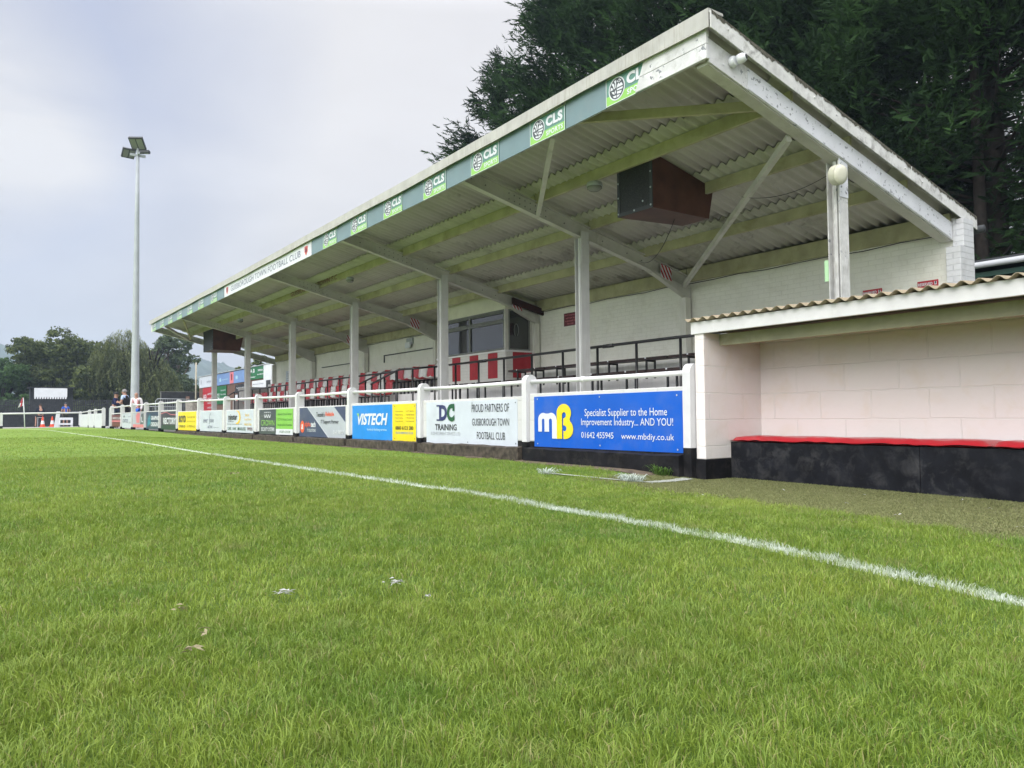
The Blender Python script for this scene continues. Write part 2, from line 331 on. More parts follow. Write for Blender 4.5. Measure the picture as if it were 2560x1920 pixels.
# ------------------------------------------------------------------ ground, pitch, turf
def grid_sheet(name, xs, ys, dz, mat, zf=None):
    X, Y = np.meshgrid(xs, ys); Z = (gh(X, Y) if zf is None else zf(X, Y))+dz; nx, ny = len(xs), len(ys)
    V = np.stack([X.ravel(), Y.ravel(), Z.ravel()], 1); i = np.arange(nx*ny).reshape(ny, nx)
    F = np.stack([i[:-1, :-1].ravel(), i[:-1, 1:].ravel(), i[1:, 1:].ravel(), i[1:, :-1].ravel()], 1)
    return rawmesh(name, V, F, None, mat, smooth=True)
def mat_ground():
    t = NT('rough_ground'); ob = t.tc.outputs['Object']
    c = t.mix(t.ramp(t.noise(ob, .3, 5), .35, .65), (.07, .10, .035), (.12, .13, .07)); return t.done(c, .9)
def mat_pitch():
    t = NT('pitch_grass_ground'); ob = t.tc.outputs['Object']
    big = t.noise(ob, .45, 4); mid = t.noise(ob, 3.5, 5, .6); fine = t.noise(t.mapv(ob, (1, 1, .2)), 60, 4, .7)
    c = t.mix(t.ramp(big, .35, .65), (.15, .250, .030), (.20, .295, .045))
    c = t.mix(t.math('MULTIPLY', t.ramp(mid, .45, .75), .6), c, (.10, .18, .03))
    c = t.mix(t.math('MULTIPLY', t.ramp(fine, .45, .75), .55), c, (.06, .10, .022))
    sp = t.n.new('ShaderNodeSeparateXYZ'); t.l.new(ob, sp.inputs[0])
    # bare floor between the blades near the camera, darkened for shade in the gaps
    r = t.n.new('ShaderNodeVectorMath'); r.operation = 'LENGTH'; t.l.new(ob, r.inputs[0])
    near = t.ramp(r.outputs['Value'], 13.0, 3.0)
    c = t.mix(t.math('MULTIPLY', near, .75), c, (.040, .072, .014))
    # white touchline paint
    wob = t.math('MULTIPLY', t.math('SUBTRACT', t.noise(ob, 25, 4, .7), .5), .05)
    dx = t.math('ABSOLUTE', t.math('ADD', t.math('SUBTRACT', sp.outputs[0], TL), wob))
    line = t.math('MULTIPLY', t.math('LESS_THAN', dx, .030), t.math('LESS_THAN', sp.outputs[1], 47.0))
    gy = t.math('ABSOLUTE', t.math('SUBTRACT', sp.outputs[1], 47.0))
    gl = t.math('MULTIPLY', t.math('LESS_THAN', gy, .09), t.math('LESS_THAN', sp.outputs[0], TL))
    line = t.math('MAXIMUM', line, gl)
    c = t.mix(t.math('MULTIPLY', line, .62), c, (.62, .66, .58))
    nr = t.bump(fine, .5, .02); return t.done(c, .75, nr, .15)
def mat_turf():
    t = NT('worn_artificial_turf'); ob = t.tc.outputs['Object']
    n1 = t.noise(ob, 3, 5); n2 = t.noise(ob, 110, 3, .7); n3 = t.noise(ob, 14, 5)
    c = t.mix(t.ramp(n1, .35, .65), (.165, .165, .075), (.235, .225, .125))
    c = t.mix(t.math('MULTIPLY', t.ramp(n2, .42, .68), .6), c, (.10, .10, .045))
    c = t.mix(t.math('MULTIPLY', t.ramp(n3, .55, .8), .4), c, (.34, .30, .21))
    return t.done(c, .9, t.bump(t.math('ADD', n2, t.math('MULTIPLY', n3, .6)), .9, .02), .1)
far = np.concatenate([-np.geomspace(650, 40, 12), np.linspace(-30, 90, 61), np.geomspace(110, 1000, 12)])
farx = np.concatenate([-np.geomspace(1000, 40, 12), np.linspace(-30, 60, 46), np.geomspace(75, 1000, 12)])
struct(grid_sheet('ground', farx, far, -.09, mat_ground(), lambda X, Y: np.where(np.hypot(X, Y) < 100, gh(X, Y), -.35)))
px_ = np.concatenate([np.linspace(-58, -2, 29), np.linspace(-1.6, 5.06, 60)])
py_ = np.concatenate([np.linspace(-55, -2, 27), np.linspace(-1.5, 12, 80), np.linspace(12.5, 49.7, 60)])
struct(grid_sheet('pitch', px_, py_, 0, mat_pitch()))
M_conc = paint('concrete_paving', (.27, .26, .24), .85, .15, 2, .6, .5, (.16, .15, .13))
struct(grid_sheet('walkway', np.linspace(5.19, 8.4, 8), np.linspace(4.4, 62, 60), .004, M_conc))
struct(grid_sheet('path', np.linspace(-58, 5.19, 30), np.linspace(49.9, 66, 8), .004, M_conc))
# turf strip in front of the dugout
ys = np.linspace(-3, 4.95, 120); e0 = turf_edge(ys)-.18+.03*np.sin(ys*9)+.02*np.sin(ys*23); e1 = np.where(ys > 4.38, 5.06, 5.5)
V = []; nxx = 14
for y, a, b in zip(ys, e0, e1):
    for k in range(nxx):
        x = a+(b-a)*k/(nxx-1); V.append((x, y, g(x, y)+.006))
i = np.arange(len(V)).reshape(len(ys), nxx)
F = np.stack([i[:-1, :-1].ravel(), i[:-1, 1:].ravel(), i[1:, 1:].ravel(), i[1:, :-1].ravel()], 1)
tag(struct(rawmesh('turf_strip', np.array(V), F, None, mat_turf(), smooth=True)), 'worn brownish green artificial turf in front of the dugout', 'turf')
# earth strip along the foot of the fence
ys = np.linspace(4.7, 24, 80); V = []
for y in ys:
    wv = .10+.05*sin(y*5)+.04*sin(y*13)+(.14 if y < 6.8 else 0)
    for k in range(4): x = 5.05-wv*(1-k/3); V.append((x, y, g(x, y)+.005+(.012*k/3)))
i = np.arange(len(V)).reshape(len(ys), 4)
F = np.stack([i[:-1, :-1].ravel(), i[:-1, 1:].ravel(), i[1:, 1:].ravel(), i[1:, :-1].ravel()], 1)
struct(rawmesh('earth_strip', np.array(V), F, None, paint('bare_earth', (.13, .10, .07), .95, .35, 12, 1.2, .5, (.05, .04, .03)), smooth=True))
# ---- grass blades
def vnoise(X, Y, f, seed):
    r_ = np.random.RandomState(seed).random((256, 256)); x, y = X*f+500, Y*f+500; i, j = np.floor(x).astype(int), np.floor(y).astype(int); u, v = x-i, y-j; u, v = u*u*(3-2*u), v*v*(3-2*v)
    q = lambda a, b: r_[a % 256, b % 256]
    return (q(i, j)*(1-u)+q(i+1, j)*u)*(1-v)+(q(i, j+1)*(1-u)+q(i+1, j+1)*u)*v
def blades(n, r0, r1, wmul, hmin, hmax, rs):
    az = rs.uniform(radians(-9), radians(80), n); rr = np.sqrt(rs.uniform(r0**2, r1**2, n))
    X = -.25+rr*np.sin(az); Y = -.35+rr*np.cos(az)
    ed = turf_edge(Y)+.05*np.sin(Y*7)+.04*np.sin(Y*17)+rs.normal(0, .05, n)
    keep = (X < ed) & (Y < 46)
    dcam = np.hypot(X, Y); keep &= dcam > .5
    X, Y = X[keep], Y[keep]; n = len(X)
    # clumping
    c1 = vnoise(X, Y, 11, 1)*.40+vnoise(X, Y, 26, 2)*.45+vnoise(X, Y, 2.6, 3)*.25; cl = np.clip((c1-.22)/.75, 0, 1)
    tall = np.clip((X-(turf_edge(Y)-.35))/.35, 0, 1)*(Y < 6)
    h = (hmin+(hmax-hmin)*rs.random(n)**1.3)*(.55+.80*cl)*(1+.6*tall)
    w = (.0011+.0012*rs.random(n))*wmul*.60
    th = rs.uniform(0, 2*pi, n); ln = rs.uniform(.15, 1.0, n); la = rs.normal(0, 1.5, n)+2*pi*vnoise(X, Y, 13, 5)*2
    Z = gh(X, Y)-.002
    dx, dy = np.cos(th)*w, np.sin(th)*w; lx, ly = np.cos(la)*h*ln, np.sin(la)*h*ln
    B = np.stack([X, Y, Z], 1); D = np.stack([dx, dy, 0*dx], 1)
    M = B+np.stack([lx*.35, ly*.35, h*.6], 1); T = B+np.stack([lx, ly, h*(1-.28*ln)], 1)
    V = np.stack([B-D, B+D, M+D*.8, M-D*.8, T], 1).reshape(-1, 3); k = np.arange(n)*5
    F4 = np.stack([k, k+1, k+2, k+3], 1); F3 = np.stack([k+3, k+2, k+4], 1)
    sh = np.clip(.12+.22*vnoise(X, Y, 3.1, 7)+.22*vnoise(X, Y, 15, 8)+.28*cl+rs.normal(0, .24, n), 0, 1)
    return V, F4, F3, np.repeat(sh, 5)
def mat_blade():
    t = NT('grass_blade'); a = t.n.new('ShaderNodeAttribute'); a.attribute_name = 'shade'; ob = t.tc.outputs['Object']
    c = t.mix(a.outputs['Fac'], (.072, .155, .016), (.275, .375, .056))
    c = t.mix(t.math('MULTIPLY', t.ramp(t.noise(ob, .6, 3), .35, .7), .5), c, (.32, .38, .07))
    c = t.mix(t.math('MULTIPLY', t.ramp(t.noise(ob, 2.6, 4, .6), .50, .68), .55), c, (.10, .21, .03))
    c = t.mix(t.math('MULTIPLY', t.ramp(t.noise(ob, 5, 4), .60, .74), .45), c, (.26, .25, .11))
    # a few straw coloured dead blades
    wn = t.n.new('ShaderNodeTexWhiteNoise'); wn.noise_dimensions = '1D'; t.l.new(t.math('MULTIPLY', a.outputs['Fac'], 913.7), wn.inputs['W'])
    c = t.mix(t.math('MULTIPLY', t.math('GREATER_THAN', wn.outputs['Value'], .93), .8), c, (.34, .29, .14))
    sp = t.n.new('ShaderNodeSeparateXYZ'); t.l.new(ob, sp.inputs[0])
    wob = t.math('MULTIPLY', t.math('SUBTRACT', t.noise(ob, 35, 3, .7), .5), .06)
    dx = t.math('ABSOLUTE', t.math('ADD', t.math('SUBTRACT', sp.outputs[0], TL), wob))
    c = t.mix(t.math('MULTIPLY', t.math('MULTIPLY', t.ramp(dx, .047, .026), t.ramp(t.noise(ob, 9, 5, .7), .28, .52)), .85), c, (.60, .65, .60))
    t.done(c, .5, None, .35)
    tl = t.n.new('ShaderNodeBsdfTranslucent'); t.l.new(c, tl.inputs[0]); mx = t.n.new('ShaderNodeMixShader'); mx.inputs[0].default_value = .32
    t.l.new(t.b.outputs[0], mx.inputs[1]); t.l.new(tl.outputs[0], mx.inputs[2]); t.l.new(mx.outputs[0], t.n['Material Output'].inputs[0]); return t.m
rs = np.random.RandomState(3)
parts = [blades(280000, .4, 2.3, .85, .012, .036, rs), blades(400000, 2.3, 4.8, 1.05, .011, .034, rs), blades(380000, 4.8, 9.5, 1.6, .011, .031, rs),
         blades(220000, 9.5, 19, 2.8, .010, .023, rs), blades(90000, 19, 34, 5.0, .008, .018, rs)]
o = 0; VV, Q, T3, SH = [], [], [], []
for v, q, t3, s_ in parts: VV.append(v); Q.append(q+o); T3.append(t3+o); SH.append(s_); o += len(v)
gr = rawmesh('grass', np.concatenate(VV), np.concatenate(Q), np.concatenate(T3), mat_blade(), np.concatenate(SH))
tag(gr, 'short mown green grass of the football pitch', 'grass', kind='stuff')
# short fibres of the artificial turf
def fibres(n, rs):
    Y = rs.uniform(-.6, 4.8, n); ed = turf_edge(Y)-.12; X = ed+(5.42-ed)*rs.random(n); k_ = (X < 5.05) | (Y < 4.36); X, Y = X[k_], Y[k_]; n = len(X)
    h = rs.uniform(.005, .012, n); th = rs.uniform(0, 2*pi, n); w = .0022; B = np.stack([X, Y, gh(X, Y)+.005], 1); D = np.stack([np.cos(th)*w, np.sin(th)*w, 0*X], 1); T = B+np.stack([rs.normal(0, .006, n), rs.normal(0, .006, n), h], 1)
    return np.stack([B-D, B+D, T], 1).reshape(-1, 3)
V = fibres(200000, np.random.RandomState(8)); tf = rawmesh('turf_pile', V, None, np.arange(len(V)).reshape(-1, 3), flower('turf_fibre', (.24, .25, .11), (.10, .12, .045), .1), np.repeat(np.random.rand(len(V)//3), 3))
tag(tf, 'short flattened olive pile of the artificial turf strip', 'turf', kind='stuff')
# weeds and painted tuft at the foot of the fence, and the short white line there
def tuft(name, label, x, y, n, hgt, mat, spread=.05, lean=1.1):
    rs = np.random.RandomState(int(x*100+y*37)); V = []; F4 = []; F3 = []
    for k in range(n):
        a = rs.uniform(0, 2*pi); r = spread*rs.random()**.5; bx, by = x+r*cos(a), y+r*sin(a); b = Vector((bx, by, g(bx, by)))
        la = a+rs.normal(0, .6); h = hgt*rs.uniform(.5, 1); l = lean*rs.uniform(.3, 1); w = Vector((-sin(la), cos(la), 0))*.0028; d = Vector((cos(la), sin(la), 0))
        p = [b, b+d*h*.3*l+Vector((0, 0, h*.6)), b+d*h*.75*l+Vector((0, 0, h*.9)), b+d*h*1.1*l+Vector((0, 0, h*(1-.35*l)))]; o = len(V)
        V += [p[0]-w, p[0]+w, p[1]+w, p[1]-w, p[2]+w*.8, p[2]-w*.8, p[3]]; F4 += [(o, o+1, o+2, o+3), (o+3, o+2, o+4, o+5)]; F3 += [(o+5, o+4, o+6)]
    o = rawmesh(name, np.array(V), np.array(F4), np.array(F3), mat, np.random.rand(len(V))); return tag(o, label, 'grass tuft')
M_weed = flower('weed_green', (.12, .22, .04), (.05, .11, .02), .3); M_pw = flower('paint_sprayed_grass', (.62, .68, .64), (.30, .36, .30), .2)
tuft('grass_tuft', 'bright green tuft against the black foot of the nearest fence post', 4.98, 4.78, 170, .11, M_weed, .08, 1.3)
tuft('grass_tuft', 'white sprayed grass tuft between two short paint lines by the fence', 4.25, 4.42, 160, .075, M_pw, .09, 1.6)
tuft('grass_tuft', 'small white sprayed tuft at the left end of the short paint line', 3.86, 5.0, 60, .06, M_pw, .07, 1.5)
def paint_patch(name, pts, w, label):
    V = []; 
    for k in range(len(pts)*1):
        x, y = pts[k]; x2, y2 = pts[min(k+1, len(pts)-1)]; x1, y1 = pts[max(k-1, 0)]; d = Vector((x2-x1, y2-y1)).normalized(); ww = w*random.uniform(.75, 1.15)
        for s_ in (-1, -.33, .33, 1): X, Y = x-d.y*ww*s_, y+d.x*ww*s_; V.append((X, Y, g(X, Y)+.013))
    i = np.arange(len(V)).reshape(-1, 4); F = np.stack([i[:-1, :-1].ravel(), i[:-1, 1:].ravel(), i[1:, 1:].ravel(), i[1:, :-1].ravel()], 1)
    t = NT(name+'_paint'); ob = t.tc.outputs['Object']; n_ = t.noise(ob, 70, 4, .7); c = t.mix(t.ramp(n_, .36, .66), (.19, .19, .11), (.50, .54, .54))
    o = rawmesh(name, np.array(V), F, None, t.done(c, .8, t.bump(n_, .8, .01)), smooth=True); o['kind'] = 'structure'; o['label'] = label
def lerpn(a, b, n): return [(a[0]+(b[0]-a[0])*k/(n-1), a[1]+(b[1]-a[1])*k/(n-1)) for k in range(n)]
paint_patch('painted_mark', lerpn((3.85, 5.03), (4.22, 4.42), 14), .055, 'short faint white paint line by the fence')
paint_patch('painted_mark', lerpn((4.26, 4.30), (4.98, 4.50), 16), .058, 'short white paint line running to the fence post')
# small litter: feathers, leaves and clippings lying on the grass
M_feather = flower('white_feather', (.62, .62, .60), (.45, .45, .45), .3); M_straw = flower('dry_clippings', (.38, .34, .22), (.22, .19, .11), .2)
def litter(name, label, cat, x, y, n, size, mat, zoff=.028):
    rs = np.random.RandomState(int(x*531+y*77)); V = []; F = []; 
    for k in range(n):
        a = rs.uniform(0, 2*pi); c = Vector((x+rs.normal(0, size*.35), y+rs.normal(0, size*.35), g(x, y)+zoff+rs.uniform(0, .008))); d = Vector((cos(a), sin(a), rs.uniform(-.3, .5)))*size*rs.uniform(.4, .9)
        w = Vector((-sin(a), cos(a), .2))*size*.10; o = len(V); V += [c-d*.5, c+w, c+d*.5, c-w+Vector((0, 0, .004))]; F.append((o, o+1, o+2, o+3))
    o = rawmesh(name, np.array(V), np.array(F), None, mat, np.random.rand(len(V))); tag(o, label, cat); return o
def at(px, py, z=0.03):      # point of the ground under a picture position
    d = fwd*1924.36 + r2*(px-1280) + u2*(960-py); t_ = 3.
    for k in range(30):
        p = Vector((0, 0, H))+d*t_; t_ = (z+g(p.x, p.y)-H)/d.z
    p = Vector((0, 0, H))+d*t_; return p.x, p.y
for (qx, qy, n, sz, lab) in [(994, 1449, 16, .040, 'larger white feather scrap right of centre on the grass'), (714, 1475, 14, .038, 'white feather scrap left of the larger one on the grass'), (1068, 1484, 5, .018, 'tiny white feather fragment in the grass below the larger scrap')]:
    litter('feather', lab, 'feather', *at(qx, qy), n, sz*.8, M_feather, .020)
for (qx, qy, n, sz, lab) in [(470, 1625, 9, .03, 'dry straw coloured clippings nearest the camera'), (590, 1184, 10, .06, 'pale clump of dry clippings out towards the touchline'), (520, 1578, 6, .03, 'thin dry stalks lying on the grass left of centre'), (455, 1520, 7, .03, 'small heap of dry clippings left of centre')]:
    litter('grass_clippings', lab, 'clippings', *at(qx, qy), n, sz, M_straw)
dots = [(2118, 1262), (2160, 1239), (1794, 1242), (1750, 1240), (1626, 1210), (2480, 1275), (2240, 1290), (2556, 1323), (1960, 1228), (2410, 1252)]
for k, (qx, qy) in enumerate(dots):
    o = litter('fallen_leaf', None, None, *at(qx, qy, .01), 2, .03, M_feather, .014)
    tag(o, 'small pale leaf fragment lying on the turf before the dugout', 'leaf', 'pale leaf fragments scattered on the turf strip')
# ------------------------------------------------------------------ fence
fence = thing('perimeter_fence', 'white concrete post and tube rail fence along the pitch', 'fence', (5.12, 4.56, 0))
PY = [4.56, 6.94, 9.40, 11.835, 14.30, 16.85, 19.39, 22.03, 24.67, 27.31, 29.89, 32.58, 35.14, 38.0]
PZ = [.935, .951, .955, .985, .99, 1.013, 1.04, 1.065, 1.085, 1.092, 1.105, 1.125, 1.11, 1.105]
PY2 = [40.64, 43.5, 45.85, 49.97]; PZ2 = [1.065, 1.05, 1.03, .985]
def post_mb(y, zt, x0=5.045, x1=5.195, th=.085):
    mb = MB(); xc = (x0+x1)/2; r = (x1-x0)/2; gz = g(xc, y)-.05
    prof = [(x0, .20), (x1, .20)] + [(xc+r*cos(a), zt-r+r*sin(a)) for a in np.linspace(0, pi, 15)]
    mb.prism(prof, lambda a, b, d: (a, y+d, b), -th/2, th/2, 0); mb.box(x0-.003, x1+.003, y-th/2-.003, y+th/2+.003, gz, .205, 1); return mb
def rail_mb(y0, z0, y1, z1, r=.024):
    mb = MB(); mb.tube([(5.12, y0, z0), (5.12, (y0*2+y1)/3, (2*z0+z1)/3-.004), (5.12, (y0+2*y1)/3, (z0+2*z1)/3-.004), (5.12, y1, z1)], r, 10); return mb
for ys_, zs_ in ((PY, PZ), (PY2, PZ2)):
    for y, z in zip(ys_, zs_): post_mb(y, z).build('post', [M_post, M_base], fence, bevel=.004)
    for i in range(len(ys_)-1):
        rb = rail_mb(ys_[i]+.04, zs_[i]-.078, ys_[i+1]-.04, zs_[i+1]-.078)
        rb.lathe([(.03, 0), (.031, .05)], (5.12, (ys_[i]+ys_[i+1])/2 if i % 2 else ys_[i]*.4+ys_[i+1]*.6, (zs_[i]+zs_[i+1])/2-.081), (0, 1, 0), 10)
        rb.build('rail', M_rail, fence, smooth=True)
for i in range(8):       # painted block infill under the rail
    y0, y1 = PY[i]+.045, PY[i+1]-.045; ztop = [.738, .715, .72, .70, .70, .70, .71, .72][i]; mb = MB()
    mb.box(5.085, 5.165, y0, y1, .212, ztop, 0); mb.build('infill_panel', masonry('painted_block_infill', (.60, .60, .59), .45, .225, .008, bump=.5, dirt=.35, dirtcol=(.45, .42, .34), linedark=.9) if i == 0 else bpy.data.materials['painted_block_infill'], fence, bevel=.006)
    mb = MB(); mb.box(5.082, 5.168, y0, y1, .02, .209, 0); mb.build('plinth', M_base, fence)
    mb = MB(); n = 14
    for k in range(n):
        ya, yb = PY[i]+.05+(PY[i+1]-PY[i]-.1)*k/n, PY[i]+.05+(PY[i+1]-PY[i]-.1)*(k+1)/n
        za, zb_ = .135+random.uniform(-.008, .008), .135+random.uniform(-.008, .008)
        if k: za = last
        last = zb_; xa = 4.99
        mb.hexa([(xa, ya, -.06), (5.08, ya, -.06), (5.08, yb, -.06), (xa, yb, -.06), (xa, ya, za), (5.08, ya, za+.012), (5.08, yb, zb_+.012), (xa, yb, zb_)])
    mb.build('kerb', M_kerb if i else M_base, fence)
for i in range(8, 13):
    mb = MB(); mb.box(5.10, 5.14, PY[i]+.045, PY[i+1]-.045, .735, .775); mb.build('mid_rail', M_post, fence)
for i in range(3):
    mb = MB(); mb.box(5.09, 5.15, PY2[i]+.045, PY2[i+1]-.045, .05, .70); mb.build('infill_panel', M_post, fence)
gf_ = thing('goal_end_fence', 'white tube rail on posts behind the goal line', 'fence', (2.0, 50.0, 0))
mb = MB(); mb.tube([(5.12, 49.97, .91), (1.0, 50.1, .86), (-6, 50.2, .88), (-30, 50.2, .9)], .045, 8); mb.build('rail', M_rail, gf_, smooth=True)
for x in (1.42, -1.1, -3.6, -6.1, -8.6, -11.1, -13.6, -16.1): post_mb(50.1, .93, x-.15, x+.02, .1).build('post', [M_post, M_base], gf_)
# ------------------------------------------------------------------ advertising boards
BX = 5.080
C = {k: flat('sign_'+k, srgb(*v), .32, .45) for k, v in dict(blue=(8, 86, 188), white=(214, 217, 222), yellow=(226, 204, 30), sky=(28, 134, 214), palegrey=(196, 203, 212), navy=(42, 46, 98), dgreen=(22, 82, 50), text=(38, 40, 48),
    slate=(66, 72, 78), lime=(128, 190, 78), limetxt=(52, 104, 40), ablue=(62, 70, 100), silver=(172, 177, 186), orange=(232, 92, 52), gold=(240, 196, 60), boyd=(234, 212, 40), olive=(140, 130, 20), rect=(44, 40, 58), rectg=(22, 50, 46), graph=(40, 58, 84), teal=(30, 130, 150),
    red=(168, 30, 44), pink=(214, 120, 128), cls=(98, 140, 130), clsg=(142, 196, 96), fascia=(112, 134, 140), crest=(206, 92, 84), greytext=(96, 100, 122), lightgrey=(172, 176, 182), maroon=(100, 30, 36), paleblue=(112, 142, 190), green2=(24, 104, 62), cyan=(190, 232, 240)).items()}
def mk_board(name, label, yl, yr, z0, z1, base, layers, x=BX, group=None, cat='advertising board'):
    W_, H_ = yl-yr, z1-z0; t_ = thing(name, label, cat, (x, (yl+yr)/2, z0), group); mp = facing_pitch(x, yl, z0)
    mb = MB(); mb.box(x, x+.010, yr, yl, z0, z1); mb.build('panel', C[base], t_)
    for nm, colr, fn in layers:
        for f1 in (fn if isinstance(fn, list) else [fn]): mb = MB(); f1(mb, lambda a, b, d, mp=mp: mp(a*W_, b*H_, d), W_/H_); mb.build(nm, C[colr], t_)
    return t_
TX = lambda txt, a0, a1, b0, b1, bold=0, shear=0, d=.004, sp=1.0: (lambda mb, mp, r: put_text(mb, mp, txt, a0, a1, b0, b1, d, bold, shear, sp))
def multi(*fs): return list(fs)
SH = lambda poly, d=.004: (lambda mb, mp, r: mb.sheet(poly, mp, d))
screws = lambda pts: (lambda mb, mp, r: [mb.sheet(circ(a, b, .004, 8, .004*r), mp, .004) for a, b in pts])
# m and B logo outlines in unit square
def arc(cx_, cy_, rx, ry, a0, a1, n=10): return [(cx_+rx*cos(radians(a0+(a1-a0)*i/n)), cy_+ry*sin(radians(a0+(a1-a0)*i/n))) for i in range(n+1)]
m_poly = [(0, .22)]+arc(.26, .62, .26, .22, 180, 62)+arc(.66, .62, .26, .22, 118, 0)+[(.92+.02, .62), (.94, .0), (.70, 0)]+arc(.65, .60, .05, .05, 0, 180, 6)[0:0]+[(.70, .58)]+arc(.625, .58, .075, .07, 0, 180, 8)[1:]+[(.55, .22), (.32, .22)]+[(.32, .58)]+arc(.255, .58, .065, .07, 0, 180, 8)[1:]+[(.19, .22)]
b_poly = [(0, 0), (0, .74)]+arc(.44, .74, .44, .26, 180, -32, 20)[1:]+[(.80, .555)]+arc(.52, .28, .48, .28, 50, -90, 16)+[(.41, 0), (.41, .24)]+arc(.46, .30, .14, .085, -100, 95, 12)[1:]+[(.41, .385), (.41, .585)]+arc(.45, .68, .12, .085, -100, 160, 12)[1:]+[(.33, .66), (.33, 0)]
def place(poly, a0, a1, b0, b1): return [(a0+x*(a1-a0), b0+y*(b1-b0)) for x, y in poly]
mk_board('advertising_board', 'bright blue board with white m and yellow B logo', 6.80, 4.635, .157, .702, 'blue', [
    ('logo', 'white', SH(place(m_poly, .036, .196, .17, .77))), ('logo', 'yellow', SH(place(b_poly, .187, .312, .17, .84), .007)),
    ('lettering', 'white', multi(TX('Specialist Supplier to the Home', .395, .915, .56, .735), TX('Improvement Industry... AND YOU!', .370, .948, .395, .56), TX('01642 455945', .370, .590, .20, .31), TX('www.mbdiy.co.uk', .640, .952, .165, .30))),
    ('screw', 'lightgrey', screws([(.03, .95), (.5, .95), (.97, .93), (.03, .06), (.5, .07), (.97, .05)]))])
def serifD(mb, mp, r):
    put_text(mb, mp, 'D', .165, .262, .55, .93, .004, .05); 
    for b in (.55, .895): mb.sheet(rect(.135, .20, b, b+.035), mp, .007)
def serifC(mb, mp, r):
    put_text(mb, mp, 'C', .262, .352, .53, .95, .007, .05); mb.sheet(rect(.332, .352, .78, .95), mp, .0095)
mk_board('advertising_board', 'pale grey board with navy D and green C', 9.25, 7.12, .140, .685, 'palegrey', [
    ('logo', 'navy', serifD), ('logo', 'dgreen', serifC), ('lettering', 'text', multi(TX('TRAINING', .115, .375, .32, .47, .02), TX('PROUD PARTNERS OF', .545, .925, .74, .92), TX('GUISBOROUGH TOWN', .550, .925, .44, .60), TX('FOOTBALL CLUB', .60, .885, .14, .30))),
    ('lettering', 'lightgrey', TX('& DEVELOPMENT SERVICES LTD', .06, .415, .205, .285)), ('screw', 'slate', screws([(.985, .93), (.985, .07), (.55, .95), (.5, .06)]))])
yl, yr = 11.74, 9.545; sp_ = (yl-10.28)/(yl-yr)
mk_board('advertising_board', 'sky blue and yellow board with white slanted lettering', yl, yr, .150, .682, 'sky', [
    ('colour_field', 'yellow', SH(rect(sp_, 1, 0, 1), .003)), ('lettering', 'white', TX('VISTECH', .10, .595, .42, .76, .035, .25)), ('lettering', 'cyan', TX('forward thinking services', .26, .58, .24, .33)),
    ('logo', 'clsg', SH([(.085, .77), (.115, .66), (.13, .76)], .008)),
    ('lettering', 'text', multi(TX('0800 6123 280', .715, .965, .30, .40, .015, 0, .007), *[TX('/ '+w, x_, x_+.115, b_, b_+.035, .0, 0, .007) for w, x_, b_ in (('Security Guards', .705, .78), ('Mobile Patrols', .705, .69), ('Key Holding', .705, .60), ('Open & Locks', .705, .51), ('CCTV Systems', .86, .78), ('Intruder Alarms', .86, .69), ('Monitoring', .86, .60), ('Alarm Response', .86, .51))])),
    ('lettering', 'sky', TX('VISTECHSERVICES.CO.UK', .715, .965, .19, .245, 0, 0, .007)), ('screw', 'slate', screws([(.02, .94), (.7, .94), (.98, .93), (.7, .06), (.98, .07)]))])
mk_board('advertising_board', 'navy and silver diagonal board with orange round logo', 14.19, 12.02, .150, .680, 'silver', [
    ('colour_field', 'ablue', multi(SH([(0, 0), (.655, 0), (.19, 1), (0, 1)], .003), SH([(.78, 1), (1, .50), (1, 1)], .003))), ('colour_field', 'white', SH([(.655, 0), (.668, 0), (.203, 1), (.19, 1)], .003)),
    ('logo', 'orange', lambda mb, mp, r: mb.sheet(circ(.075, .34, .050, 24, .21), mp, .005)), ('logo', 'white', TX('a', .052, .098, .25, .43, .03, .2, .008)),
    ('lettering', 'orange', multi(TX('alpha', .135, .27, .30, .52, .01, 0, .006), TX('Reliable', .60, .775, .70, .84, .02))),
    ('lettering', 'white', multi(TX('tech', .275, .385, .33, .52, .03, 0, .006), TX('IT SOLUTIONS', .19, .385, .17, .27, .01, 0, .006), TX('01642 989767', .76, .975, .12, .24, .02, 0, .006))),
    ('lettering', 'text', multi(TX("Teesside's", .40, .585, .68, .84, .01), TX('IT Support Partner', .50, .87, .42, .58, .01)))])
yl, yr = 16.67, 14.55; sp_ = (yl-15.55)/(yl-yr)
def crown(mb, mp, r):
    for k, cx_ in enumerate((.20, .27, .34)):
        mb.sheet(arc(cx_, .80, .032, .14, 180, 360)+arc(cx_, .80, .018, .09, 360, 180), mp, .006)
        mb.sheet(circ(cx_-.02, .88, .008, 8, .03), mp, .006); mb.sheet(circ(cx_+.02, .88, .008, 8, .03), mp, .006)
mk_board('advertising_board', 'dark slate and lime green board with white crown sign', yl, yr, .165, .675, 'slate', [
    ('colour_field', 'lime', SH(rect(sp_, 1, 0, 1), .003)), ('colour_field', 'white', SH(rect(sp_, 1, 0, .22), .005)), ('logo', 'white', crown),
    ('lettering', 'clsg', TX('CROWN', .07, .48, .34, .57)), ('lettering', 'white', TX('SECURITY SYSTEMS', .07, .48, .12, .27, .02)),
    ('lettering', 'limetxt', multi(*[TX(w, .58, .97, b_, b_+.09, 0, 0, .006) for w, b_ in (('Automatic Gates & Barriers', .76), ('CCTV & Access Control', .55), ('Intruder & Fire Protection', .34))], TX('01287 633338', .64, .93, .07, .16, 0, 0, .008)))])
def moon(mb, mp, r): mb.sheet(arc(.42, .68, .13, .31, 100, -110, 18)+arc(.385, .70, .115, .27, -100, 95, 18), mp, .004)
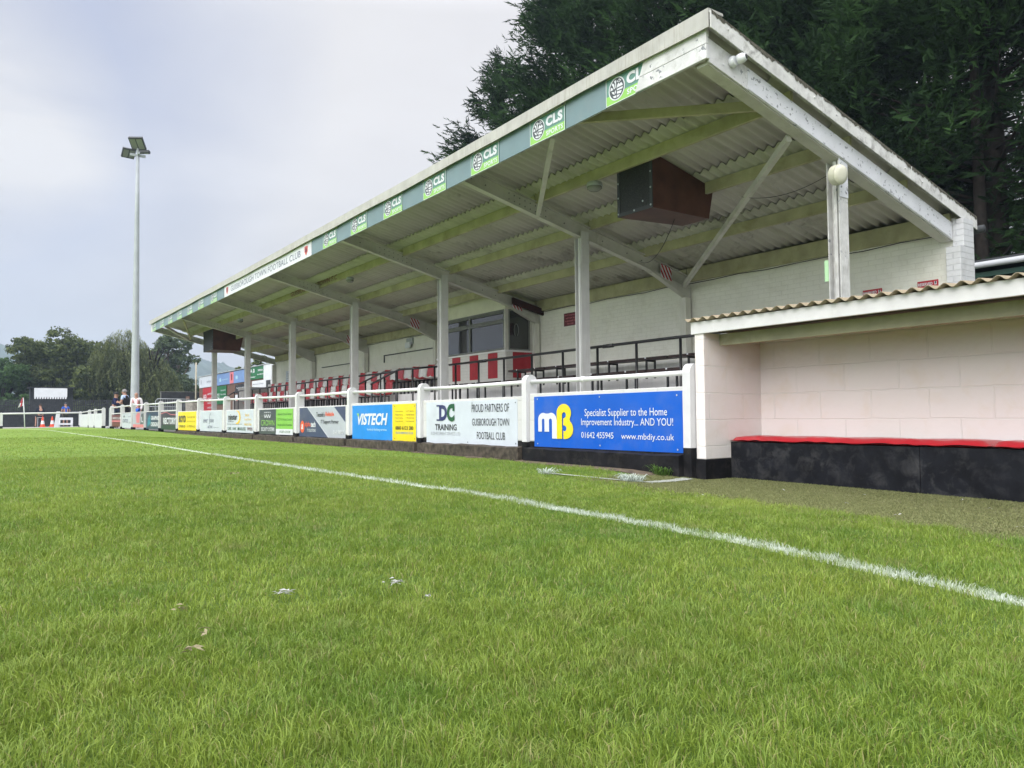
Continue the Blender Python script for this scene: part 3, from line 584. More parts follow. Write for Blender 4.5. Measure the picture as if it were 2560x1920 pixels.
mk_board('advertising_board', 'white board with yellow crescent and vehicle hire lettering', 19.24, 17.10, .170, .685, 'palegrey', [
    ('logo', 'gold', moon), ('lettering', 'text', multi(TX('minster', .07, .42, .56, .83, .03), TX('SELF DRIVE .com', .07, .28, .46, .54), TX('Guisborough  Middlesbrough  Redcar  York', .03, .60, .34, .40))),
    ('lettering', 'gold', multi(TX('Short &', .72, .86, .72, .84), TX('Long Term', .70, .93, .52, .64), TX('Vehicle Hire', .68, .94, .32, .44))), ('lettering', 'dgreen', TX('CARS   VANS   MINI BUSES', .05, .74, .10, .24, .005)), ('lettering', 'maroon', TX('TIPPERS', .78, .98, .10, .24, .005))])
def squig(mb, mp, r): mb.sheet([(.455, .60), (.462, .62), (.47, .80), (.50, .87), (.505, .93), (.515, .86), (.48, .78), (.475, .58), (.46, .34), (.45, .34)], mp, .004)
mk_board('advertising_board', 'white board with thin grey lettering and swirl', 21.88, 19.70, .170, .690, 'palegrey', [
    ('logo', 'greytext', squig), ('lettering', 'greytext', multi(TX('ever', .17, .38, .42, .60), TX('one', .49, .66, .44, .60), TX('ACTIVE', .38, .60, .15, .29), TX('everyoneactive.com', .66, .90, .17, .23)))])
mk_board('advertising_board', 'plain yellow board with heavy black lettering', 24.56, 22.33, .170, .700, 'boyd', [
    ('lettering', 'text', multi(TX('BOYD', .04, .45, .42, .80, .05), TX('CUTWORK LTD', .04, .42, .14, .28, .01))), ('lettering', 'olive', multi(TX('Tel: 01287 204', .52, .95, .66, .75), TX('www.boyd.co.uk', .52, .95, .44, .52), TX('Tel. 07878 41422', .52, .95, .16, .28)))])
BXF = 5.10
mk_board('advertising_board', 'dark purple board with bold white lettering behind two rods', 27.22, 24.78, .16, .74, 'rect', [('colour_field', 'rectg', SH(rect(0, 1, 0, .25), .003)), ('lettering', 'white', TX('RECTORY', .17, .93, .30, .66, .04)), ('lettering', 'pink', SH([(0, .86), (.35, .95), (.6, .80), (1, .78), (1, .81), (.6, .84), (.35, .98), (0, .90)], .004))], BXF)
mk_board('advertising_board', 'dark blue board with white lettering in two lines', 29.80, 27.42, .16, .75, 'graph', [('logo', 'teal', SH([(.1, .1), (.35, .3), (.3, .9), (.15, .6)], .004)), ('lettering', 'white', multi(TX('GRAPHIC', .38, .95, .52, .76, .04), TX('DESIGN', .38, .88, .16, .40, .04)))], BXF)
mk_board('advertising_board', 'faded red and grey picture board of a sportsman', 32.48, 30.0, .20, .75, 'silver', [('colour_field', 'pink', multi(SH(rect(0, 1, 0, .2), .003), SH([(.3, .3), (.55, .3), (.6, .95), (.4, 1.0), (.25, .8)], .004))), ('colour_field', 'slate', SH([(.62, .2), (.9, .25), (.95, .95), (.7, .9)], .004)), ('lettering', 'white', TX('L', .72, .85, .35, .7, .04, 0, .008))], BXF)
mk_board('advertising_board', 'light grey board with small dark panel lettering', 35.04, 32.7, .16, .75, 'palegrey', [('lettering', 'greytext', multi(TX('CASTLE', .05, .60, .36, .60, .02), TX('DEVELOPMENTS', .62, .95, .72, .80), TX('LTD', .7, .9, .3, .4))), ('logo', 'slate', SH([(.1, .72), (.3, .72), (.2, .9)], .004))], BXF)
mk_board('advertising_board', 'dark maroon banner beyond the last pair of rail posts', 37.9, 35.25, .20, .70, 'maroon', [('colour_field', 'pink', SH(rect(0, 1, .40, .52), .003)), ('lettering', 'white', TX('SPORTS CLUB', .1, .9, .62, .8, .02))], BXF)
for i in range(3):
    mk_board('advertising_board', ['blank white board in the bay nearest the gateway', 'blank white board in the middle bay before the corner', 'blank white board in the bay at the fence corner'][i], PY2[i+1]-.05, PY2[i]+.05, .12, .80, 'white', [], 5.075)
# ------------------------------------------------------------------ grandstand
stand = thing('grandstand', 'long white sloping roofed football stand with steel columns', 'grandstand', (8.07, 18.5, 0))
CX = 8.07; CYs = [4.896, 9.47, 13.97, 18.53, 23.2, 27.88, 32.46]; SL = .242; WX = 10.58
def zb(x): return 3.36+(CX-x)*SL
def sag(y): return float(np.interp(y, [4, 5, 7, 10, 20, 28, 33], [.02, .02, 0, -.03, -.035, -.02, 0]))
YA, YB = 4.81, 32.85; XE0, XE1 = 5.73, 11.10
def zsh(x, y): return zb(x)+.402+sag(y)
# roof sheet (corrugated), laid in laps
P_ = .146
laps = [(XE0, 7.20), (6.90, 8.30), (8.01, 9.53), (9.25, XE1)]
for k, (xa, xb) in enumerate(laps):
    ys = np.arange(YA, YB, P_/8); V = []; n = len(ys); off = -.010*(3-k)*0+.0
    for x, dz in ((xa, -.016 if k else 0), (xb, .016)):
        for th in (0, .008):
            for y in ys: V.append((x, y, zsh(x, y)+dz+th+.028*cos(2*pi*(y-YA)/P_)))
    V = np.array(V); a = np.arange(n-1)
    q = lambda r0, r1: np.stack([r0*n+a, r0*n+a+1, r1*n+a+1, r1*n+a], 1)
    F = np.concatenate([q(0, 2), q(3, 1), q(1, 0), q(2, 3)])
    V -= np.array(stand.location); o = rawmesh('roof_sheet', V, F, None, M_corr, smooth=False, parent=stand)
    m_ = o.modifiers.new('ws', 'WEIGHTED_NORMAL') if False else None
def strip(name, mat, x0, x1, zf0, zf1, ya, yb, n=24, mi=0, bev=0):
    mb = MB()
    for k in range(n):
        a, b = ya+(yb-ya)*k/n, ya+(yb-ya)*(k+1)/n
        mb.hexa([(x0, a, zf0(a)), (x1, a, zf0(a)), (x1, b, zf0(b)), (x0, b, zf0(b)), (x0, a, zf1(a)), (x1, a, zf1(a)), (x1, b, zf1(b)), (x0, b, zf1(b))])
    return mb.build(name, mat, stand, bevel=bev)
strip('eaves_trim', M_asb, 5.700, 5.714, lambda y: float(np.interp(y, [4.8, 6.2, 33], [4.176, 4.212, 4.212]))+sag(y)+.006*sin(y*2.1), lambda y: 4.358+sag(y), 4.795, 32.88, 46)
strip('eaves_trim', M_asb, 5.7141, 5.92, lambda y: 4.335+sag(y), lambda y: 4.3615+sag(y), 4.795, 32.88, 46)
strip('fascia_board', M_board_white, 5.775, 5.80, lambda y: 3.922+sag(y), lambda y: 4.29+sag(y), 4.87, 32.9, 30)
mb = MB()      # two weathered planks on the first bay
for a, b in ((3.926, 4.068), (4.073, 4.285)): mb.hexa([(5.742, 4.86, a), (5.7745, 4.86, a), (5.7745, 5.835-(a-3.926)*.45, a), (5.742, 5.835-(a-3.926)*.45, a), (5.742, 4.86, b), (5.7745, 4.86, b), (5.7745, 5.835-(b-3.926)*.45, b), (5.742, 5.835-(b-3.926)*.45, b)])
mb.build('fascia_plank', M_board_white, stand, bevel=.003)
# gable barge boards, gable rafter
def slope_box(mb, xa, xb, y0, y1, b0, b1, m=0, f=lambda x: 0): 
    mb.hexa([(xa, y0, zb(xa)+b0), (xb, y0, zb(xb)+b0), (xb, y1, zb(xb)+b0), (xa, y1, zb(xa)+b0), (xa, y0, zb(xa)+b1), (xb, y0, zb(xb)+b1), (xb, y1, zb(xb)+b1), (xa, y1, zb(xa)+b1)], m)
bo = lambda x: .424+.008*(x-5.7)
def barge(mb, xa, xb, y0, y1, lo, hi):
    mb.hexa([(xa, y0, zb(xa)+bo(xa)+lo), (xb, y0, zb(xb)+bo(xb)+lo), (xb, y1, zb(xb)+bo(xb)+lo), (xa, y1, zb(xa)+bo(xa)+lo), (xa, y0, zb(xa)+bo(xa)+hi), (xb, y0, zb(xb)+bo(xb)+hi), (xb, y1, zb(xb)+bo(xb)+hi), (xa, y1, zb(xa)+bo(xa)+hi)])
for xa, xb in ((5.716, 7.52), (7.526, 9.35), (9.356, 11.03)):
    mb = MB(); barge(mb, xa, xb, 4.775, 4.789, -.170, 0); barge(mb, xa, xb, 4.7891, 4.96, -.016, .0005); 
    mb.lathe([(.010, 0), (.010, .012)], (xa+.25, 4.764, zb(xa+.25)+.36), (0, 1, 0), 8); mb.lathe([(.010, 0), (.010, .012)], (xb-.15, 4.764, zb(xb-.15)+.36), (0, 1, 0), 8)
    mb.build('barge_board', M_barge, stand, bevel=.003)
    mb = MB(); n_ = int((xb-xa)*38); T_ = [(xa+.01+(xb-xa-.02)*q/n_, .006) for q in range(n_+1)]; B_ = [(t_[0], -.008-.030*random.random()**1.6-(.018 if int(t_[0]*2.7) % 2 else 0)) for t_ in T_]
    vs = [(a, 4.772, zb(a)+bo(a)+b) for a, b in T_+B_]+[(a, 4.84, zb(a)+bo(a)+.006+.008*random.random()) for a, b in T_]; m_ = n_+1
    mb.add(vs, [(q, q+m_, q+m_+1, q+1) for q in range(n_)]+[(q, q+1, q+2*m_+1, q+2*m_) for q in range(n_)]); mb.build('lichen', paint('dark_lichen', (.10, .095, .075), .95, .5, 40, 1.0, .8, (.25, .24, .20)), stand)
mb = MB(); mb.tube([(11.10, 4.72, zb(11.1)+.33), (11.1, 15, zb(11.1)+.32), (11.1, 33, zb(11.1)+.30)], .055, 10); mb.build('gutter', M_darkgrey, stand, smooth=True)
for i, y in enumerate(CYs):
    mb = MB(); gab = i in (0, 6); xe = 5.80; m0 = 0
    # I-beam: bottom flange, web, top flange, haunch at the wall
    if gab:
        s_ = -1 if i == 0 else 1
        slope_box(mb, xe, WX-.02, y-.02*1, y+.0, 0.0, .235); mb2 = MB()
        slope_box(mb2, xe+.01, WX-.03, y+(.0005 if i == 0 else -.14), y+(.14 if i == 0 else -.0205), -.012, .012); mb2.build('rafter_flange', M_rafter, stand)
        mb.build('rafter', M_board_white, stand, bevel=.003)
        if i == 0:
            mb3 = MB(); slope_box(mb3, 8.83, 10.52, y-.026, y-.0201, .012, .222); mb3.build('splice_plate', paint('peeling_metal_plate', (.62, .63, .67), .45, .04, 5, .1, 0, peel=3.2, peelcol=(.24, .25, .27)), stand); mb3 = MB(); slope_box(mb3, 6.38, 8.82, y-.028, y-.0201, .01, .225)
            for bx in (6.0, 6.5, 6.62, 6.74, 6.86, 6.98, 7.1, 7.7, 8.4, 8.75, 9.3, 9.9): mb3.lathe([(.010, 0), (.008, .008)], (bx, y-.034, zb(bx)+.07+.09*((bx*37) % 1)), (0, 1, 0), 6)
            mb3.build('splice_plate', paint('peeling_metal_plate', (.62, .63, .67), .45, .04, 5, .1, 0, peel=3.2, peelcol=(.24, .25, .27)), stand)
    else:
        slope_box(mb, xe, WX, y-.055, y+.055, 0, .012); slope_box(mb, xe, WX, y-.006, y+.006, .0121, .2199); slope_box(mb, xe, WX, y-.055, y+.055, .22, .232)
        mb.hexa([(9.55, y-.052, zb(9.55)-.0005), (WX, y-.052, zb(WX)-.20), (WX, y+.052, zb(WX)-.20), (9.55, y+.052, zb(9.55)-.0005), (9.56, y-.052, zb(9.55)-.0001), (WX, y-.052, zb(WX)-.001), (WX, y+.052, zb(WX)-.001), (9.56, y+.052, zb(9.55)-.0001)])
        mb.build('rafter', M_rafter, stand)
        mb = MB(); slope_box(mb, 8.4, 9.15, y-.016, y-.0061, .03, .205); mb.build('splice_plate', M_rafter, stand); mb = MB(); slope_box(mb, 6.55, 7.42, y-.016, y-.0061, .03, .205)
        for a in range(8):
            for b_ in range(2): bx = 6.62+a*.1; mb.lathe([(.011, 0), (.008, .012)], (bx, y-.027, zb(bx)+.07+.09*b_), (0, 1, 0), 6, 1)
        for bx in (5.95, 6.2, 7.7, 8.5, 9.05, 9.4): mb.lathe([(.014, 0), (.010, .014)], (bx, y-.029 if bx > 8.4 and bx < 9.15 else y-.019, zb(bx)+.11), (0, 1, 0), 6, 1)
        mb.build('bolted_plate', [M_rafter, M_alu], stand)
    # column: H section with flanges facing along the stand
    mb = MB(); zt = zb(CX)+(.0 if not gab else .0); g0 = g(CX, y)-.05; cm = M_steel if i else paint('streaked_white_column', (.58, .58, .57), .55, .12, 9, .5, 1.0, (.17, .15, .07), True, peel=.6)
    yo = .075 if i == 0 else 0
    mb.box(CX-.088, CX+.088, y+yo-.076, y+yo-.064, g0, zt-.001); mb.box(CX-.088, CX+.088, y+yo+.064, y+yo+.076, g0, zt-.001); mb.box(CX-.004, CX+.004, y+yo-.0638, y+yo+.0638, g0, zt-.001)
    mb.box(CX-.080, CX-.060, y+yo-.040, y+yo-.0, g0, zt-.002)
    mb.build('column', cm, stand, bevel=.002)
    mb = MB(); mb.box(CX-.084, CX+.084, y+yo-.084, y+yo-.0765, zt-.42, zt+(.10 if i else .20)); 
    for bz in (.06, .14, .30, .36):
        for bx in (-.05, .05): mb.lathe([(.010, 0), (.007, .010)], (CX+bx, y+yo-.093, zt-bz), (0, 1, 0), 6)
    mb.build('cap_plate', M_steel if i else bpy.data.materials['peeling_metal_plate'], stand)
    if 0 < i < 6:    # wall post
        mb = MB(); mb.box(10.42, 10.56, y-.07, y+.07, .4, zb(10.5)-.18); mb.build('wall_post', paint('cream_wall_post', (.66, .65, .59), .5, .06, 3, .2, .3, (.3, .28, .2), True), stand, bevel=.004)
# purlins between the rafters
PX = [7.15, 8.25, 9.48, 10.56]
for i in range(6):
    y0, y1 = CYs[i]+(.004 if i == 0 else .0065), CYs[i+1]-(.0065 if i < 5 else .004)
    for k, x in enumerate(PX):
        mb = MB(); h = .160 if k < 3 else .25; w = .05
        a = zb(x)+(.212 if k < 3 else .115)+(sag((y0+y1)/2) if k < 3 else 0); j = random.uniform(-.006, .006)
        mb.hexa([(x-w/2, y0, a), (x+w/2, y0, a), (x+w/2, y1, a+j), (x-w/2, y1, a+j), (x-w/2, y0, a+h), (x+w/2, y0, a+h), (x+w/2, y1, a+h+j), (x-w/2, y1, a+h+j)])
        mb.build('purlin', M_purlin, stand, bevel=.004)
# bracing struts
def strut(a, b, w=.055, h=.07, mat=M_purlin):
    mb = MB(); mb.beam(a, b, w, h); mb.build('brace', mat, stand, bevel=.003)
strut((5.82, 7.0, zb(5.82)+.13), (7.05, 5.05, zb(7.05)+.22), .05, .11)
strut((5.82, 7.35, zb(5.82)+.03), (7.1, 9.35, zb(7.1)-.0), .06, .07, M_rafter)
strut((7.30, 5.05, zb(7.3)-.03), (10.35, 9.36, zb(10.35)-.02), .06, .08, M_rafter)
strut((5.82, 30.4, zb(5.82)+.0), (7.05, 32.2, zb(7.05)+.0), .06, .08, M_rafter); strut((6.0, 28.3, zb(6.0)+.05), (7.05, 32.0, zb(7.05)+.05), .06, .08)
# brown repaired timber under the third rafter
mb = MB(); slope_box(mb, 9.75, 10.6, 13.78, 13.84, .02, .16); mb.build('repair_timber', paint('dark_red_timber', (.035, .008, .009), .6, .2, 4), stand)
# rear wall, pillars
mb = MB(); mb.box(10.60, 10.80, 4.86, 32.5, -.1, 3.06)
mb.build('rear_wall', M_brick, stand)
mb = MB(); mb.box(10.45, 10.83, 4.735, 4.92, -.1, 2.66); mb.box(10.55, 10.83, 4.735, 4.875, 2.66, 3.03); mb.build('end_pillar', M_pillar, stand, bevel=.006)
mb = MB(); mb.box(10.45, 10.83, 32.46, 32.6, -.1, 2.75); mb.build('end_pillar', M_stripe_w, stand)
# terraces
M_terr = paint('white_painted_terrace', (.74, .73, .73), .6, .08, 3, .4, .45, (.33, .29, .24), True)
for x0, x1, z1 in ((8.47, 9.30, .62), (9.3001, 10.10, 1.10), (10.1001, 10.5995, 1.46)):
    mb = MB(); mb.box(x0, x1, 5.1 if x0 > 9 else 5.1, 31.2, -.1, z1); mb.build('terrace_step', M_terr, stand)
mb = MB(); mb.box(9.0, 10.599, 31.2, 32.4, -.1, 1.75); mb.box(8.5, 9.0, 31.2, 31.35, -.1, 1.2); mb.build('end_wall', paint('grey_render', (.33, .32, .31), .7, .1, 3), stand)
# front guard rail
rail = thing('guard_rail', 'black tubular guard rail along the front of the terrace', 'railing', (8.37, 10, 0))
def rz(y): return float(np.interp(y, [5, 14, 31], [1.62, 1.60, 1.54]))
mb = MB(); mb.tube([(8.37, y, rz(y)) for y in (5.0, 9, 14.95)], .023, 8); mb.tube([(8.37, y, rz(y)) for y in (16.75, 21, 26, 30.6)], .023, 8)
mb.tube([(8.37, 16.75, rz(16.75)), (8.37, 17.45, 1.61), (8.37, 19.3, 1.31)], .023, 8); mb.tube([(8.37, 30.6, 1.53), (8.37, 32.2, 1.30)], .023, 8)
for y in (9.2, 12.9, 26.4): mb.tube([(8.37, y-.12, rz(y)-.004), (8.37, y+.12, rz(y)-.004)], .032, 8)
mb.build('top_rail', M_black, rail, smooth=True)
for k in range(11): y = 5.86+.9*k; mb = MB(); mb.tube([(8.37, y, .0), (8.37, y, rz(y)-.01)], .021, 8); mb.build('upright', M_black, rail, smooth=True)
for y in (16.75, 17.6, 18.5, 19.3, 20.2, 21.1, 22.0, 22.9, 23.8, 24.7, 25.6, 26.5, 27.4, 28.3, 29.2, 30.1, 30.6):
    z = rz(y)-.01 if not 17.4 < y < 19.4 else 1.61-(y-17.45)*.162
    mb = MB(); mb.tube([(8.37, y, 0), (8.37, y, z)], .021, 8); mb.build('upright', M_black, rail, smooth=True)
sr = thing('stair_rail', 'black bent handrail beside the terrace steps', 'railing', (7.9, 16, 0))
mb = MB(); mb.tube([(7.9, 17.15, 1.29), (7.9, 15.75, 1.55), (7.9, 15.6, 1.565), (7.9, 15.0, 1.55), (8.34, 14.9, 1.60)], .023, 8)
mb.build('top_rail', M_black, sr, smooth=True)
for y, z in ((17.1, 1.29), (16.4, 1.42), (15.75, 1.54), (15.0, 1.54)): mb = MB(); mb.tube([(7.9, y, 0), (7.9, y, z)], .021, 8); mb.build('upright', M_black, sr, smooth=True)
steps = thing('terrace_steps', 'concrete steps with yellow nosings behind the black handrails', 'steps', (8.1, 16, 0))
for k in range(3):
    mb = MB(); mb.box(8.0+.13*k, 8.469, 15.2, 16.7, 0, .2*(k+1)); mb.build('step', M_conc, steps); mb = MB(); mb.box(7.995+.13*k, 8.03+.13*k, 15.2, 16.7, .2*(k+1)-.03, .2*(k+1)+.004); mb.build('nosing', paint('faded_yellow_nosing', (.45, .34, .12), .7), steps)
# benches
def bench(name, label, x, zt, y0, y1, floor, n, group):
    t_ = thing(name, label, 'bench', (x, (y0+y1)/2, floor), group)
    for s_ in range(2): mb = MB(); mb.box(x-.14+s_*.145, x-.01+s_*.145, y0, y1, zt-.045, zt); mb.build('slat', paint('black_brown_bench_slat', (.035, .020, .020), .5, .3, 6, .3, .4, (.14, .08, .07)), t_, bevel=.003)
    for k in range(n):
        y = y0+(y1-y0)*(k+.5)/n; mb = MB(); mb.box(x-.125, x-.095, y-.014, y+.014, floor+.001, zt-.0455); mb.box(x+.08, x+.11, y-.014, y+.014, floor+.001, zt-.0455); mb.box(x-.09499, x+.0799, y-.014, y+.014, zt-.075, zt-.046); mb.build('leg', M_black, t_)
        mb = MB(); mb.box(x-.1425, x-.1405, y-.016, y+.016, zt-.022, zt+.004); mb.build('fixing_clip', C['white'], t_)
rowA = [(5.3, 7.0), (7.06, 8.76), (8.82, 10.52), (10.58, 12.28), (12.34, 14.3)]; rowB = [(5.3, 7.35), (7.4, 9.1), (9.16, 11.1), (11.15, 12.5), (12.55, 13.85)]
ordw = ['first', 'second', 'third', 'fourth', 'fifth', 'sixth']
for k, (a, b) in enumerate(rowA): bench('slatted_bench', f'long black slatted bench, {ordw[k]} from the near end of the front row', 8.92, 1.215, a, b, .62, 2, 'black benches on the stand terrace')
bench('slatted_bench', 'front row black bench in front of the striped commentary box', 8.92, 1.215, 14.36, 15.0, .62, 2, 'black benches on the stand terrace')
for k, (a, b) in enumerate(rowB): bench('slatted_bench', f'long black slatted bench, {ordw[k]} from the near end of the rear row', 9.78, 1.50, a, b, 1.10, 2, 'black benches on the stand terrace')
# bucket seats
def seat_shell():
    nu, nv = 9, 15; V = []; 
    prof = [(-.20, .015), (-.19, .0), (-.12, -.012), (-.02, -.02), (.07, -.015), (.13, .0), (.165, .035), (.180, .09), (.190, .15), (.200, .21), (.208, .27), (.212, .32), (.222, .355), (.235, .37), (.250, .365)]
    for th in (0, 1):
        for j, (px, pz) in enumerate(prof):
            for i_ in range(nu):
                u = -1+2*i_/(nu-1); w = .195*(1-.10*max(0, (j-9)/5)) ; dish = .03*u*u*(1 if j < 6 else .4)
                bx = px-(.045*u*u if j > 6 else 0); V.append((bx+(.006*th if j > 6 else 0), u*w, pz+dish-.006*th*(j <= 6)))
    q = lambda t, j, i_: t*nu*nv+j*nu+i_
    F = [(q(0, j, i_), q(0, j+1, i_), q(0, j+1, i_+1), q(0, j, i_+1)) for j in range(nv-1) for i_ in range(nu-1)]
    F += [(q(1, j, i_+1), q(1, j+1, i_+1), q(1, j+1, i_), q(1, j, i_)) for j in range(nv-1) for i_ in range(nu-1)]
    for j in range(nv-1): F += [(q(0, j+1, 0), q(0, j, 0), q(1, j, 0), q(1, j+1, 0)), (q(0, j, nu-1), q(0, j+1, nu-1), q(1, j+1, nu-1), q(1, j, nu-1))]
    for i_ in range(nu-1): F += [(q(0, 0, i_), q(0, 0, i_+1), q(1, 0, i_+1), q(1, 0, i_)), (q(0, nv-1, i_+1), q(0, nv-1, i_), q(1, nv-1, i_), q(1, nv-1, i_+1))]
    mb = MB(); mb.add(V, F); return mb
def make_seat(mat, colr):
    t_ = thing('plastic_seat', 'seat', 'seat'); seat_shell().build('shell', mat, t_, smooth=True)
    mb = MB(); mb.box(-.12, .12, -.13, -.10, -.055, -.030); mb.box(-.12, .12, .10, .13, -.055, -.030)
    for y in (-.115, .115):
        for x in (-.10, .10): mb.box(x-.012, x+.012, y-.012, y+.012, -.53 if False else -.42, -.0551)
    mb.build('frame', M_black, t_); return t_
proto = {'red': make_seat(M_plast_r, 'red'), 'white': make_seat(M_plast_w, 'white')}; used = {'red': False, 'white': False}
def ordn(n): return f"{n}{'th' if 10 < n % 100 < 20 else {1: 'st', 2: 'nd', 3: 'rd'}.get(n % 10, 'th')}"
def place_seat(c, x, y, z, label):
    o = proto[c] if not used[c] else copy_tree(proto[c]); used[c] = True; o.location = (x, y, z); o.rotation_euler = (0, 0, random.uniform(-.02, .02)); tag(o, label, 'seat', 'red and white bucket seats on the stand terrace')
y = 18.6; k = 1
while y < 30.9:
    c = 'red' if k % 2 else 'white'; 
    if k > 24: c = 'red' if k % 4 else 'white'
    place_seat(c, 8.93, y, 1.09, f'{c} bucket seat, {ordn(k)} beyond the steps in the front row'); y += .43; k += 1
y = 17.2; k = 1
while y < 31:
    c = 'white' if k % 2 else 'red'
    if not 0: place_seat(c, 9.66 if True else 0, y, 1.49 if y < 21 else 1.49, f'{c} bucket seat, {ordn(k)} from the striped box in the rear row')
    y += .43; k += 1
# commentary box
box = thing('commentary_box', 'red and white striped commentary box with dark windows at the rear wall', 'commentary box', (10.1, 15.5, 1.1))
YX0, YX1, BXX = 13.99, 17.0, 9.67
mb = MB(); mb.box(BXX, 10.599, YX0, YX1, 1.101, 1.93, 0); mb.build('wall', M_stripe_w, box)
for a, b in ((14.30, 14.69), (15.10, 15.48), (15.90, 16.28), (16.66, 16.95)): mb = MB(); mb.box(BXX-.004, BXX-.0005, a, b, 1.35, 1.925); mb.build('red_stripe', M_redpaint, box)
mb = MB(); mb.box(9.87, 10.40, YX0-.004, YX0-.0005, 1.35, 1.925); mb.build('red_stripe', M_redpaint, box)
mb = MB(); mb.box(BXX-.03, 10.599, YX0-.03, YX1+.02, 1.9305, 1.965); mb.build('sill', M_white, box)
mb = MB(); mb.hexa([(BXX, YX0, 2.88), (10.599, YX0, 2.88), (10.599, YX1, 2.88), (BXX, YX1, 2.88)] + [(BXX, YX0+.06, zb(BXX)+.34), (10.599, YX0+.06, zb(10.6)+.34), (10.599, YX1, zb(10.6)+.34), (BXX, YX1, zb(BXX)+.34)]); mb.build('upper_panel', paint('cream_panel', (.60, .60, .47), .6, .05, 3, .1, .2), box)
def window(y0, y1, z0, z1, x, par, rails=True):
    f = MB(); t_ = .05
    f.box(x-.03, x+.03, y0, y0+t_, z0, z1); f.box(x-.03, x+.03, y1-t_, y1, z0, z1); f.box(x-.03, x+.03, y0+t_, y1-t_, z0, z0+t_); f.box(x-.03, x+.03, y0+t_, y1-t_, z1-t_, z1)
    ym = (y0+y1)/2; f.box(x-.028, x+.03, ym-.03, ym+.03, z0+t_, z1-t_); zt = z1-.27
    for a, b in ((y0+t_, ym-.03), (ym+.03, y1-t_)): f.box(x-.034, x+.03, a, b, zt-.03, zt+.03); f.box(x-.04, x-.005, a+.03, b-.03, zt+.035, zt+.06); f.box(x-.04, x-.005, a+.03, b-.03, z1-t_-.035, z1-t_-.01)
    o = f.build('window_frame', M_alu, par, bevel=.004); p = MB(); p.box(x+.005, x+.012, y0+t_*.5, y1-t_*.5, z0+t_*.5, z1-t_*.5); p.build('pane', M_glass, o)
window(14.04, 16.98, 1.966, 2.879, BXX+.04, box)
f = MB(); x0, x1 = BXX+.09, 10.36; f.box(x0, x0+.04, YX0, YX0+.05, 1.966, 2.879); f.box(x1-.04, x1, YX0, YX0+.05, 1.966, 2.879); f.box(x0+.04, x1-.04, YX0, YX0+.05, 1.966, 2.00); f.box(x0+.04, x1-.04, YX0, YX0+.05, 2.845, 2.879)
fo = f.build('window_frame', M_alu, box); p = MB(); p.box(x0+.03, x1-.03, YX0+.02, YX0+.03, 1.98, 2.86); p.build('pane', M_glass, fo)
mb = MB(); mb.box(x1+.001, 10.599, YX0, YX0+.06, 1.966, 2.88); mb.box(BXX, BXX+.089, YX0, YX0+.039, 1.966, 2.88); mb.build('corner_post', M_rafter, box)
mb = MB(); mb.tube([(9.97+.06*cos(a), YX0-.004, 2.42+.14*sin(a)) for a in np.linspace(-1.2, 4.3, 18)], .006, 6); mb.build('horseshoe_mark', M_alu, box)
# ------------------------------------------------------------------ hanging loudspeakers and small fittings
def speaker(name, label, y0, x0=7.22, x1=8.30, wy=.66, zbot=3.19):
    t_ = thing(name, label, 'loudspeaker', (x0+.5, y0+.3, zbot)); mb = MB(); top = lambda x: zb(x)+.355; x1t = x1+.10
    mb.hexa([(x0, y0, zbot), (x1, y0, zbot), (x1, y0+wy-.17, zbot), (x0, y0+wy, zbot), (x0, y0, top(x0)), (x1t, y0, top(x1t)), (x1t, y0+wy-.17, top(x1t)), (x0, y0+wy, top(x0))]); mb.build('cabinet', M_brown, t_, bevel=.006)
    gm = bpy.data.materials.get('speaker_grille')
    if not gm:
        t = NT('speaker_grille'); ck = t.n.new('ShaderNodeTexVoronoi'); t.l.new(t.mapv(t.tc.outputs['UV'], (1, 1.8, 1)), ck.inputs[0]); ck.inputs['Scale'].default_value = 55; ck.feature = 'DISTANCE_TO_EDGE'
        c = t.mix(t.ramp(ck.outputs['Distance'], .06, .11), (.035, .038, .036), (.003, .003, .004)); gm = t.done(c, .5)
    mb = MB(); mb.box(x0-.012, x0-.0005, y0+.01, y0+wy-.01, zbot+.01, top(x0)-.01); mb.build('grille', gm, t_)
    mb = MB(); gf0 = x0-.02
    for a, b, c_, d_ in ((y0, y0+.05, zbot, top(x0)), (y0+wy-.05, y0+wy, zbot, top(x0)), (y0+.05, y0+wy-.05, zbot, zbot+.05)): mb.box(gf0, x0-.0125, a, b, c_, d_)
    mb.build('grille_frame', M_darkgrey, t_)
    mb = MB()
    for yy, zz in ((.025, .04), (.025, .27), (.025, .48), (wy-.025, .04), (wy-.025, .26), (wy-.025, .46), (.33, .03), (.17, .12)): mb.lathe([(.014, 0), (.010, .008)], (gf0-.004, y0+yy, zbot+zz), (-1, 0, 0), 8)
    mb.build('screw', M_galv, t_)
speaker('hanging_loudspeaker', 'brown wooden loudspeaker box hung under the near end of the roof', 7.03)
speaker('hanging_loudspeaker', 'brown wooden loudspeaker box hung at the far end of the roof', 29.95, 7.4, 8.4, 1.4, 3.08)
def bulkhead(label, x, y, z, r=.09, mat=M_lens):
    t_ = thing('bulkhead_lamp', label, 'lamp', (x, y, z), 'round lamps under the stand roof'); mb = MB(); mb.lathe([(r*.9, 0), (r, -.03), (r, -.06)], (x, y, z), n=20); mb.build('housing', M_galv, t_, smooth=False)
    mb = MB(); mb.lathe([(r*.93, -.0605), (r*.9, -.09), (r*.6, -.115), (r*.1, -.122)], (x, y, z), n=20); mb.build('lens', mat, t_, smooth=True)
bulkhead('round grey bulkhead lamp left of the near loudspeaker', 7.17, 8.12, zb(7.17)+.205, .115); bulkhead('round grey bulkhead lamp beside the red painted club name', 7.17, 16.7, zb(7.17)+.17); bulkhead('round grey bulkhead lamp nearest the far loudspeaker', 7.17, 25.6, zb(7.17)+.17)
